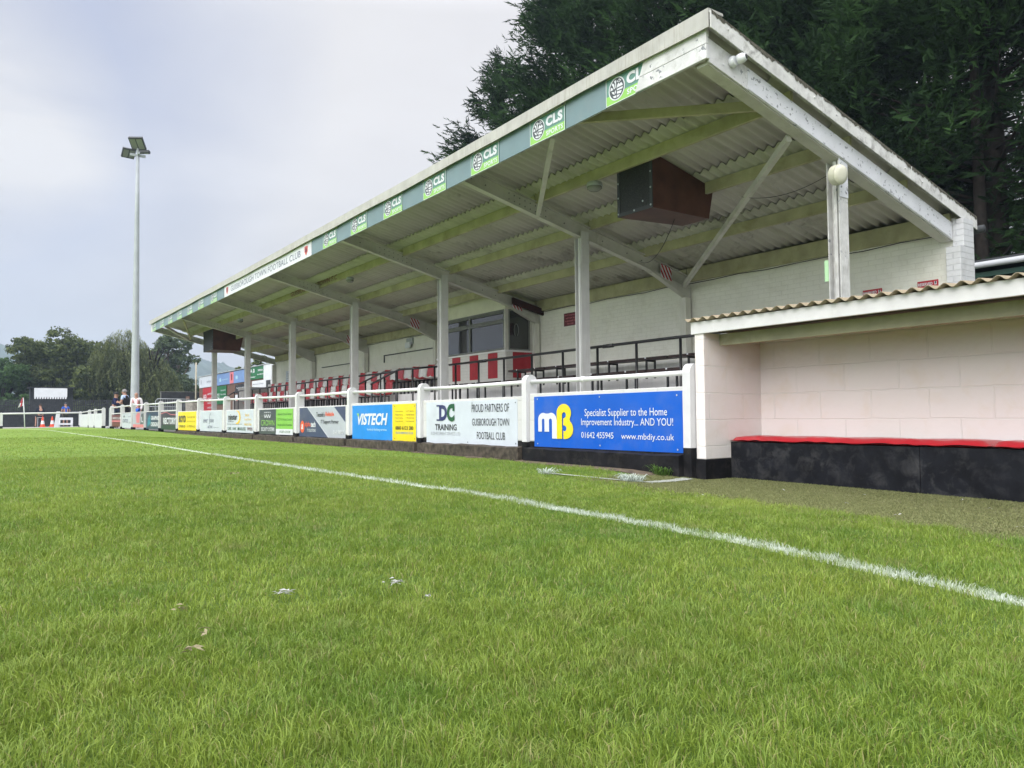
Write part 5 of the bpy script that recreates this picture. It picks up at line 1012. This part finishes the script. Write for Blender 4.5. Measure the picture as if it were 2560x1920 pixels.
def person(label, x, y, z, face, h=1.76, lean=0.0, arms='down', hair=None, cap=None, top=(.02, .02, .02), sleeve='long', vest=None, legs=(.03, .03, .05), shorts=False, shoes=(.05, .05, .05), seated=False, extra=None):
    k = h/1.76; root = thing('person', label, 'person', (0, 0, 0)); f_ = -1
    hipz = .92 if not seated else .78
    V3 = lambda a, b, c: ((a)*k, (b)*k, c*k)
    ly = lean
    J = {'pelvis': V3(0, 0, hipz), 'belly': V3(0, ly*.25+.0, hipz+.17), 'chest': V3(0, ly*.6, hipz+.36), 'neck': V3(0, ly*.9, hipz+.54), 'head': V3(0, ly*1.0+.02, hipz+.66), 'crown': V3(0, ly*1.0+.01, hipz+.77)}
    Rj = {'pelvis': (.15*k, .11*k), 'belly': (.145*k, .11*k), 'chest': (.155*k, .11*k), 'neck': .058*k, 'head': (.074*k, .095*k), 'crown': (.062*k, .075*k)}
    E_ = [('pelvis', 'belly'), ('belly', 'chest'), ('chest', 'neck'), ('neck', 'head'), ('head', 'crown')]
    pose = {'down': ((.22, .0, .44), (.25, -.02, .19), (.24, .06, -.05)), 'front': ((.21, .02, .44), (.24, .06, .20), (.10, .26, .22)), 'hips': ((.22, 0, .44), (.31, -.06, .22), (.19, .05, .10)), 'crossed': ((.21, .03, .44), (.23, .08, .22), (-.06, .23, .25)), 'pocket': ((.22, 0, .44), (.27, -.04, .20), (.20, .06, .02))}[arms]
    for s_, sd_ in ((-1, 'l'), (1, 'r')):
        sh, el, wr = pose; J['sh'+sd_] = V3(s_*sh[0]*.86, ly*.8+sh[1]*.5, hipz+sh[2]+.04); J['el'+sd_] = V3(s_*el[0], ly*.7+el[1], hipz+el[2]); J['wr'+sd_] = V3(s_*wr[0], ly*.6+wr[1], hipz+wr[2]); d = (Vector(J['wr'+sd_])-Vector(J['el'+sd_])).normalized()
        J['hd'+sd_] = tuple(Vector(J['wr'+sd_])+d*.085*k)
        Rj.update({'sh'+sd_: .062*k, 'el'+sd_: .044*k, 'wr'+sd_: .029*k, 'hd'+sd_: (.040*k, .020*k)}); E_ += [('chest', 'sh'+sd_), ('sh'+sd_, 'el'+sd_), ('el'+sd_, 'wr'+sd_), ('wr'+sd_, 'hd'+sd_)]
        if seated: kn, an = (s_*.16, .42, hipz-.06), (s_*.15+(.06*s_), .30, .09)
        else: kn, an = (s_*.11, .03, hipz-.45), (s_*.12, -.01, .08)
        J['hip'+sd_] = V3(s_*.095, 0, hipz-.07); J['kn'+sd_] = V3(*kn); J['an'+sd_] = V3(*an); J['toe'+sd_] = V3(an[0]+s_*.03, an[1]+.17, .035)
        Rj.update({'hip'+sd_: .092*k, 'kn'+sd_: .056*k, 'an'+sd_: .040*k, 'toe'+sd_: (.045*k, .03*k)}); E_ += [('pelvis', 'hip'+sd_), ('hip'+sd_, 'kn'+sd_), ('kn'+sd_, 'an'+sd_), ('an'+sd_, 'toe'+sd_)]
    Mx = Matrix.Translation((x, y, z)) @ Matrix.Rotation(face, 4, 'Z')
    def put(me, name, mat, extraf=None, parent=root):
        me.materials.clear(); me.materials.append(mat); me.polygons.foreach_set('material_index', [0]*len(me.polygons)); me.transform(Mx); me.name = name
        o = bpy.data.objects.new(name, me); COL.objects.link(o); o.parent = parent; return o
    body = skin_mesh(J, E_, Rj)
    # face, ears and fingers joined into the body mesh
    mb = MB(); hd = Vector(J['head']); hd2 = lambda a, b, c: hd+Vector((a, b, c))*k
    def blob(c, r, n=8): 
        vs = []; fs = []
        for i_ in range(n+1):
            for j in range(n): ph = pi*i_/n; th = 2*pi*j/n; vs.append((c[0]+r[0]*sin(ph)*cos(th), c[1]+r[1]*sin(ph)*sin(th), c[2]+r[2]*cos(ph)))
        fs = [(i_*n+j, (i_+1)*n+j, (i_+1)*n+(j+1) % n, i_*n+(j+1) % n) for i_ in range(n) for j in range(n)]; return vs, fs
    for c, r in ((hd2(0, .098, .0), (.014, .022, .026)), (hd2(-.078, .0, .0), (.010, .020, .030)), (hd2(.078, .0, .0), (.010, .020, .030)), (hd2(0, .080, -.062), (.026, .016, .014)), (hd2(0, .084, -.04), (.028, .010, .007))): mb.add(*blob(c, tuple(q*k for q in r)))
    for sd_, s_ in (('l', -1), ('r', 1)):
        p = Vector(J['hd'+sd_]); d = (Vector(J['hd'+sd_])-Vector(J['wr'+sd_])).normalized(); sx = d.cross(Vector((1, 0, 0))).normalized(); inn = d.cross(sx)
        for f4 in range(4): b = p+sx*(f4-1.5)*.017*k; L_ = (.065, .075, .07, .055)[f4]*k; mb.tube([b-d*.01, b+d*L_*.5+inn*.004, b+d*L_*.9+inn*.018], [.0085*k, .0078*k, .006*k], 6)
        b = p-d*.05*k-sx*.030*k; mb.tube([b, b-sx*.02*k+d*.025*k, b-sx*.022*k+d*.05*k], [.010*k, .009*k, .007*k], 6)
    import bmesh as _b
    bm = _b.new(); bm.from_mesh(body); v0 = [bm.verts.new(v) for v in mb.v]
    for f3 in mb.f:
        try: bm.faces.new([v0[i_] for i_ in f3])
        except ValueError: pass
    bm.to_mesh(body); bm.free(); body.polygons.foreach_set('use_smooth', [True]*len(body.polygons)); put(body, 'body', M_skin)
    grow = lambda r, a: (r[0]+a, r[1]+a) if isinstance(r, tuple) else r+a
    def garment(name, js, es, col, a, ends=None, mat=None):
        JJ = {q: J[q] for q in js if q in J}; 
        if ends: JJ.update(ends)
        RR = {q: grow(Rj[q], a) if q in Rj else garment.rad[q] for q in JJ}; m_ = mat or flat(name+'_'+'_'.join(str(int(c*100)) for c in col), col, .85, .15)
        return put(skin_mesh(JJ, es, RR), name, m_)
    mid = lambda a, b, t: tuple(Vector(J[a])*(1-t)+Vector(J[b])*t)
    garment.rad = {'nk': .075*k, 'el_l': .058*k, 'el_r': .058*k, 'kk_l': .092*k, 'kk_r': .092*k}
    es = [('pelvis', 'belly'), ('belly', 'chest'), ('chest', 'nk'), ('chest', 'shl'), ('chest', 'shr')]; js = ['pelvis', 'belly', 'chest', 'shl', 'shr']; ends = {'nk': mid('chest', 'neck', .72)}
    if sleeve == 'long': es += [('shl', 'ell'), ('shr', 'elr'), ('ell', 'wrl'), ('elr', 'wrr')]; js += ['ell', 'elr', 'wrl', 'wrr']
    else: ends.update({'el_l': mid('shl', 'ell', .62), 'el_r': mid('shr', 'elr', .62)}); es += [('shl', 'el_l'), ('shr', 'el_r')]
    garment('shirt', js, es, top, .014*k, ends)
    if vest: garment('vest', ['pelvis', 'belly', 'chest', 'shl', 'shr'], [('pelvis', 'belly'), ('belly', 'chest'), ('chest', 'nk'), ('chest', 'shl'), ('chest', 'shr')], vest, .028*k, {'nk': mid('chest', 'neck', .6)})
    if shorts: garment('shorts', ['pelvis', 'hipl', 'hipr'], [('pelvis', 'hipl'), ('pelvis', 'hipr'), ('hipl', 'kk_l'), ('hipr', 'kk_r')], legs, .020*k, {'kk_l': mid('hipl', 'knl', .82), 'kk_r': mid('hipr', 'knr', .82)})
    else: garment('trousers', ['pelvis', 'hipl', 'hipr', 'knl', 'knr', 'anl', 'anr'], [('pelvis', 'hipl'), ('pelvis', 'hipr'), ('hipl', 'knl'), ('hipr', 'knr'), ('knl', 'anl'), ('knr', 'anr')], legs, .018*k)
    for s_ in 'lr': garment.rad['t2'] = (.052*k, .04*k); garment('shoe', ['an'+s_, 'toe'+s_], [('an'+s_, 'toe'+s_)], shoes, .012*k)
    def dome(name, mat, a, zc_, low):
        mb = MB(); c = hd2(0, -.008, zc_); n, m_ = 14, 8; vs = []
        for i_ in range(m_+1):
            ph = (pi*low)*i_/m_
            for j in range(n): th = 2*pi*j/n; vs.append((c.x+a*.088*k*sin(ph)*cos(th), c.y+a*.106*k*sin(ph)*sin(th)-(.012*k if i_ > 5 else 0), c.z+a*.100*k*cos(ph)))
        mb.add(vs, [(i_*n+j, (i_+1)*n+j, (i_+1)*n+(j+1) % n, i_*n+(j+1) % n) for i_ in range(m_) for j in range(n)]); o = mb.build(name, mat, None, smooth=True); o.data.transform(Mx); o.parent = root; return o
    if hair is not None: dome('hair', hair, 1.03, .035, .56)
    if cap is not None:
        dome('cap', cap, 1.10, .045, .50); mb = MB(); mb.prism([(-.075, .07), (.075, .07), (.06, .17), (-.06, .17)], lambda a, b, d: tuple(hd2(a, b, .052+d-.1*(b-.07))), 0, .012); o = mb.build('cap_brim', cap, None); o.data.transform(Mx); o.parent = root
    if extra:
        for nm, col, bx in extra: mb = MB(); mb.box(*[q*k for q in bx]); o = mb.build(nm, flat(nm+'_col', col), None, bevel=.01); o.data.transform(Mx); o.parent = root
    return root
gg = lambda x, y: g(x, y)
person('man in navy jacket and black cap with arms folded, left of the three', 5.62, 41.0, .10, radians(-115), 1.74, .06, 'crossed', None, flat('black_cap', (.015, .015, .018), .7), (.018, .022, .07), 'long', None, (.03, .05, .09))
person('grey haired man in black gilet and light blue shirt by the fence', 5.72, 38.1, .10, radians(55), 1.80, .10, 'front', M_hair_g, None, (.40, .50, .72), 'short', (.018, .018, .02), (.03, .03, .035))
person('bald man in white training top and bright blue shorts', 6.32, 39.4, .10, radians(150), 1.72, .0, 'down', None, None, (.74, .70, .72), 'long', None, (.03, .12, .55), True, (.1, .1, .1), False, [('stripe', (.62, .25, .30), (-.13, -.09, .137, .147, .95, 1.38)), ('stripe', (.62, .25, .30), (.09, .13, .137, .147, .95, 1.38))])
person('man in bright blue shirt, dark cap and olive shorts seen from behind', 5.55, 63.2, .02, radians(15), 1.76, .0, 'pocket', None, flat('dark_grey_cap', (.03, .035, .045), .7), (.03, .11, .50), 'short', None, (.035, .033, .025), True, (.06, .05, .05))
person('dark haired man in black top perched on a folding stool', 3.95, 62.0, .02, radians(10), 1.80, .05, 'front', M_hair_d, None, (.012, .018, .030), 'long', None, (.015, .016, .022), True, (.08, .04, .03), True)
st_ = thing('folding_stool', 'pale folding stool under the man in black', 'stool', (3.95, 61.95, 0)); mb = MB(); mb.box(3.75, 4.15, 61.8, 62.12, .66, .70); mb.build('seat', flat('grey_canvas', (.4, .4, .4)), st_)
for a in (3.78, 4.12): mb = MB(); mb.beam((a, 61.82, .02), (a, 62.1, .66), .02, .02); mb.beam((a+.022, 62.1, .02), (a+.022, 61.82, .66), .02, .02); mb.build('leg', C['silver'], st_)
# ------------------------------------------------------------------ conifers
def rot_frames(A):      # unit axes A (n,3) -> two perpendicular
    ref = np.where(np.abs(A[:, 2:3]) > .9, np.array([[1., 0, 0]]), np.array([[0, 0, 1.]])); s = np.cross(A, ref); s /= np.linalg.norm(s, axis=1)[:, None]; return s, np.cross(s, A)
def sprays(P, A, L_, rs, nf=9, wd=.088):
    n = len(P); s, u_ = rot_frames(A); tw = rs.uniform(-.9, .9, n)[:, None]; s2 = s*np.cos(tw)+u_*np.sin(tw)
    js = np.linspace(-1, 1, nf); V = np.empty((n, nf, 3, 3))
    for i_, j in enumerate(js):
        base = P+A*(L_[:, None]*(1-abs(j))*.62*rs.uniform(.8, 1.1, (n, 1))); d = A*(.55+.45*(1-abs(j)))+s2*(j*.95)+rs.normal(0, .16, (n, 3)); d[:, 2] -= .12*abs(j)
        ln = L_*(.36+.16*(1-abs(j)))*rs.uniform(.7, 1.2, n); w = np.cross(d, s2 if abs(j) < .3 else A); w /= np.maximum(np.linalg.norm(w, axis=1), 1e-6)[:, None]; w = w*.5+s2*.5*(1 if abs(j) < .5 else 0)+A*.4*(abs(j) >= .5)
        ww = (L_*wd*rs.uniform(.7, 1.3, n))[:, None]*w
        V[:, i_, 0] = base-ww; V[:, i_, 1] = base+ww; V[:, i_, 2] = base+d*ln[:, None]
    return V.reshape(-1, 3), nf
def conifer(label, x, y, Ht, R, nsp, seed, zlow=1.2, bare=0.0):
    rs = np.random.RandomState(seed); t_ = thing('conifer_tree', label, 'conifer', (x, y, 0), 'tall conifers behind the stand')
    mb = MB(); mb.tube([(x, y, -.2), (x+.1, y, Ht*.3), (x, y+.1, Ht*.7), (x, y, Ht*.97)], [.30, .24, .12, .02], 9)
    for k in range(2): a = rs.uniform(0, 6.28); mb.tube([(x+.1*cos(a), y+.1*sin(a), .8), (x+.7*cos(a), y+.7*sin(a), 3), (x+.9*cos(a), y+.9*sin(a), Ht*.6)], [.17, .14, .04], 7)
    mb.build('trunk', M_bark, t_, smooth=True)
    nl = 300; hh = zlow+(Ht-zlow)*rs.random(nl)**.95; rel = (hh-zlow)/(Ht-zlow)
    Lr = R*(np.clip(1-rel, 0, 1)**.62)*np.clip(.62+rel*3, 0, 1)*rs.uniform(.68, 1.12, nl)+.15; az = rs.uniform(0, 2*pi, nl)
    mb = MB()
    for i_ in range(0, nl):
        if i_ % 2 == 0 or hh[i_] < 6: d = Vector((cos(az[i_]), sin(az[i_]), 0)); b = Vector((x, y, hh[i_]-.25*Lr[i_])); mb.tube([b, b+d*Lr[i_]*.5+Vector((0, 0, .10*Lr[i_])), b+d*Lr[i_]*.9+Vector((0, 0, .28*Lr[i_]))], [.045, .03, .01], 4, cap=False)
    mb.build('branches', M_bark, t_)
    wt = Lr**1.3; wt[hh < 8.2] *= (1-bare); wt[hh < 11] *= (1-bare*.45); wt /= wt.sum(); li = rs.choice(nl, nsp, p=wt); tt = 1-rs.random(nsp)**1.7*.75; tt = np.clip(tt, .2, 1)
    spread = rs.normal(0, .18, (nsp, 3))*(Lr[li]*.8+.25)[:, None]*.75
    P = np.stack([x+np.cos(az[li])*Lr[li]*tt, y+np.sin(az[li])*Lr[li]*tt, hh[li]-.25*Lr[li]+.5*Lr[li]*tt**2*.6], 1)+spread*np.array([1, 1, .8])
    out_ = P-np.array([x, y, 0]); out_[:, 2] = 0; out_ /= np.maximum(np.linalg.norm(out_, axis=1), .01)[:, None]
    A = out_*.85+np.array([0, 0, .28])+rs.normal(0, .42, (nsp, 3)); A /= np.linalg.norm(A, axis=1)[:, None]
    L_ = rs.uniform(.28, .62, nsp)*(1-.3*rel[li]); V, nf = sprays(P, A, L_, rs); F = np.arange(len(V)).reshape(-1, 3)
    clump = .5+.5*np.sin(P[:, 0]*2.1+P[:, 2]*1.3)*np.sin(P[:, 1]*2.3+P[:, 2]*1.9); sh = np.clip(clump**2*.75+rs.uniform(-.05, .35, nsp), 0, 1)  # clump tone paints lit tufts and shaded hollows into the foliage colour
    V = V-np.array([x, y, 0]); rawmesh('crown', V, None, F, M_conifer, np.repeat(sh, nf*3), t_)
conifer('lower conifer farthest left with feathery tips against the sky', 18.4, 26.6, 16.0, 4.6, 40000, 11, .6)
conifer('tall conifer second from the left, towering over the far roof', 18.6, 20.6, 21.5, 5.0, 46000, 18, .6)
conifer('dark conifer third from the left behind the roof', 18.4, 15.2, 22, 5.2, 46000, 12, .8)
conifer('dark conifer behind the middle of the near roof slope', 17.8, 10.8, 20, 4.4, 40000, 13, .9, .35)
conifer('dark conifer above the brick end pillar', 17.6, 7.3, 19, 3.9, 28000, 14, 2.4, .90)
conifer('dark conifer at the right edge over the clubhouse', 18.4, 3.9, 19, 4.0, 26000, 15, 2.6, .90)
conifer('conifer set further back, seen in the gap between the others', 24, 13.5, 22, 5.0, 9000, 16, 8.0, .0)
# ------------------------------------------------------------------ broadleaf trees
def leaves(P, N_, size, rs):
    n = len(P); A = N_+rs.normal(0, .7, (n, 3)); A /= np.linalg.norm(A, axis=1)[:, None]; s, u_ = rot_frames(A); a = rs.uniform(0, 2*pi, n)[:, None]; e1 = s*np.cos(a)+u_*np.sin(a); e2 = np.cross(A, e1); sz = size*rs.uniform(.6, 1.3, n)[:, None]
    V = np.stack([P-e1*sz, P+e2*sz*.5, P+e1*sz, P-e2*sz*.5], 1).reshape(-1, 3); return V, np.arange(len(V)).reshape(-1, 4)
def broadleaf(name, label, x, y, lumps, nleaf, size, mat, seed, bark=M_bark, th=2.2, group=None, cat='tree'):
    rs = np.random.RandomState(seed); t_ = thing(name, label, cat, (x, y, 0), group); mb = MB(); mb.tube([(x, y, -.3), (x+.1, y, th*.6), (x, y, th*1.6)], [.26, .2, .12], 8); 
    for (lx, ly, lz, lr, lh) in lumps: mb.tube([(x, y, th*.7), (x+lx*.5, y+ly*.5, th+(lz-th)*.4), (x+lx*.9, y+ly*.9, lz)], [.12, .08, .03], 6, cap=False)
    mb.build('trunk', bark, t_, smooth=True)
    Ps, Ns, Sh = [], [], []; tot = sum(l[3]**2 for l in lumps)
    for (lx, ly, lz, lr, lh) in lumps:
        # each lump is itself made of tufts
        nt = max(12, int(46*lr**1.2)); D = rs.normal(0, 1, (nt, 3)); D /= np.linalg.norm(D, axis=1)[:, None]; T_ = np.array([x+lx, y+ly, lz])+D*np.array([lr, lr, lh])*rs.uniform(.72, 1.05, (nt, 1))
        m = int(nleaf*lr**2/tot/nt)+1
        for t0, d0 in zip(T_, D):
            d = rs.normal(0, 1, (m, 3)); d /= np.linalg.norm(d, axis=1)[:, None]; r = lr*rs.uniform(.20, .36); Ps.append(t0+d*r*np.array([1, 1, .7])*rs.random((m, 1))**.35); Ns.append(d+d0*.6); Sh.append(np.clip(rs.uniform(.15, .85)+rs.normal(0, .15, m), 0, 1))
    P = np.concatenate(Ps); V, F = leaves(P-np.array([x, y, 0]), np.concatenate(Ns), size, rs); rawmesh('crown', V, F, None, mat, np.repeat(np.concatenate(Sh), 4), t_); return t_
def mklumps(w, z0, z1, n, seed, r=(.8, 1.4), depth=2.0, shape=.8):
    rs = random.Random(seed); o = []
    for k in range(n):
        v = rs.random(); z = z0+(z1-z0)*v; ww = w*sqrt(max(.05, 1-v**2*shape)); rr = rs.uniform(*r)*(1-.25*v); o.append((rs.uniform(-ww, ww), rs.uniform(-depth, depth), z-rr*.5, rr, rr*.85))
    return o
broadleaf('oak_tree', 'dark broadleaf tree with the highest bushy top above the kiosk', 7.6, 82, mklumps(2.7, 1.6, 8.6, 46, 1, (1.0, 1.7)), 52000, .13, M_leaf, 1)
broadleaf('oak_tree', 'dark rounded tree left of the highest bushy one', 4.8, 81, mklumps(2.4, 1.2, 7.6, 36, 2, (1.0, 1.6)), 42000, .13, M_leaf, 2)
broadleaf('hedge_tree', 'low light green tree at the left edge of the picture', 2.0, 78, mklumps(2.4, 1.0, 5.6, 30, 3, (.8, 1.3)), 30000, .12, M_leaf4, 3, th=1.2)
broadleaf('hedge_tree', 'bushy green tree just outside the left edge', -2.4, 78, mklumps(2.4, 1.2, 5.9, 14, 4, (.8, 1.2)), 8000, .14, M_leaf4, 4, th=1.2)
broadleaf('ash_tree', 'pale open crowned tree with reddish limbs right of the mast', 16.7, 86, mklumps(3.1, 2.2, 9.0, 52, 5, (.7, 1.25), 1.8), 40000, .125, M_leaf3, 5, M_bark2, 3.0)
broadleaf('ash_tree', 'lower pale tree filling in under the open crown', 16.0, 84, mklumps(3.3, 1.2, 5.6, 30, 6, (.8, 1.3)), 26000, .12, M_leaf3, 6, M_bark2, 1.5)
broadleaf('hawthorn_tree', 'small dark tree showing over the green clubroom sign', 17.6, 60, mklumps(2.0, 2.2, 5.2, 18, 7, (.7, 1.0), 1.2), 16000, .10, M_leaf, 7, th=2)
broadleaf('oak_tree', 'dark hedge tree behind the palisade under the kiosk', 9.4, 79, mklumps(2.6, .8, 5.4, 30, 8), 30000, .13, M_leaf, 8, th=1.2)
broadleaf('oak_tree', 'dark tree with a domed top between the bushiest one and the willow', 9.9, 83, mklumps(2.3, 1.2, 8.7, 36, 9, (.9, 1.5)), 40000, .13, M_leaf, 9)
def willow(label, x, y, seed, R=2.9, top=8.7, ns=700):
    rs = np.random.RandomState(seed); t_ = thing('willow_tree', label, 'willow', (x, y, 0)); mb = MB(); mb.tube([(x, y, -.2), (x+.2, y, 2.5), (x, y, 6.8)], [.3, .22, .08], 8)
    for k in range(12): a = rs.uniform(0, 6.28); mb.tube([(x, y, 2.5+rs.random()*2), (x+R*.4*cos(a), y+R*.4*sin(a), 6), (x+R*.75*cos(a), y+R*.75*sin(a), 7)], [.12, .08, .02], 6, cap=False)
    mb.build('trunk', M_bark, t_, smooth=True); Ps, Ns, Sh = [], [], []
    for k in range(ns):
        a = rs.uniform(0, 2*pi); r = R*sqrt(rs.random()); zt = top-(r/R)**2*3.2-rs.random()**2*2.5; ln = rs.uniform(1.2, 3.4); m = int(26*ln); t = rs.random(m)
        sw = .18*np.sin(t*3+a); P = np.stack([x+r*cos(a)+cos(a)*t*.35+rs.normal(0, .07, m)+sw, y+r*sin(a)+sin(a)*t*.35+rs.normal(0, .07, m), zt+.15-ln*t**1.15], 1); P = P[P[:, 2] > .8]; m = len(P)
        Ps.append(P); Ns.append(np.tile([cos(a), sin(a), .2], (m, 1))); Sh.append(np.clip(rs.uniform(.1, 1)+rs.normal(0, .1, m), 0, 1))
    P = np.concatenate(Ps)-np.array([x, y, 0]); n = len(P); A = rs.normal(0, .35, (n, 3))+np.array([0, 0, -1.]); A /= np.linalg.norm(A, axis=1)[:, None]; s, u_ = rot_frames(A); w = .028; L_ = .13
    V = np.stack([P-A*L_, P+s*w, P+A*L_, P-s*w], 1).reshape(-1, 3); rawmesh('crown', V, np.arange(len(V)).reshape(-1, 4), None, M_leaf2, np.repeat(np.concatenate(Sh), 4), t_)
willow('weeping willow with pale trailing strands beside the floodlight mast', 11.4, 78, 21)
willow('lower weeping willow spreading right of the floodlight mast', 13.6, 77, 22, 2.7, 6.4, 560)
# ------------------------------------------------------------------ hills and air
def hill_sheet():
    xs = np.linspace(-800, 800, 801); ys = np.array([560, 640, 720, 800, 860, 900, 905, 930]); rid = np.interp(xs, [-800, -300, 0, 60, 150, 205, 235, 262, 330, 450, 800], [40, 66, 76, 73, 71, 68, 61.5, 55, 48, 40, 20])
    rs = np.random.RandomState(5); j = 1.3*np.abs(rs.normal(0, 1, len(xs)))+1.6*np.sin(xs/7)*np.sin(xs/17)
    prof = [.0, .12, .36, .66, .88, 1, .99, .6]; V = []
    for k, (y, p) in enumerate(zip(ys, prof)):
        for i_, x in enumerate(xs): V.append((x, y+4*sin(x/30), -.4+rid[i_]*p+(j[i_] if k == 5 else (rs.normal(0, .9) if 0 < k < 5 else 0))))
    n = len(xs); i_ = np.arange(len(V)).reshape(-1, n); F = np.stack([i_[:-1, :-1].ravel(), i_[:-1, 1:].ravel(), i_[1:, 1:].ravel(), i_[1:, :-1].ravel()], 1)
    t = NT('wooded_hillside'); ob = t.tc.outputs['Object']; c = t.mix(t.ramp(t.noise(t.mapv(ob, (1, .5, 1)), .06, 8, .7), .35, .65), (.018, .035, .018), (.045, .07, .03)); t.done(c, .9)
    struct(rawmesh('hills', np.array(V), F, None, t.m))
hill_sheet()
hz_ = MB().box(-1010, 1010, -700, 1010, -2.0, 95).build('haze', []); hz_['kind'] = 'stuff'; hz_['label'] = 'thin pale air haze over the whole ground'
hm = bpy.data.materials.new('air_haze'); hm.use_nodes = True; hn = hm.node_tree; hn.nodes.clear(); ho = hn.nodes.new('ShaderNodeOutputMaterial'); pv = hn.nodes.new('ShaderNodeVolumePrincipled')
pv.inputs['Color'].default_value = (.64, .80, 1, 1); pv.inputs['Density'].default_value = .0007; pv.inputs['Anisotropy'].default_value = .2; hn.links.new(pv.outputs[0], ho.inputs['Volume']); hz_.data.materials.append(hm)
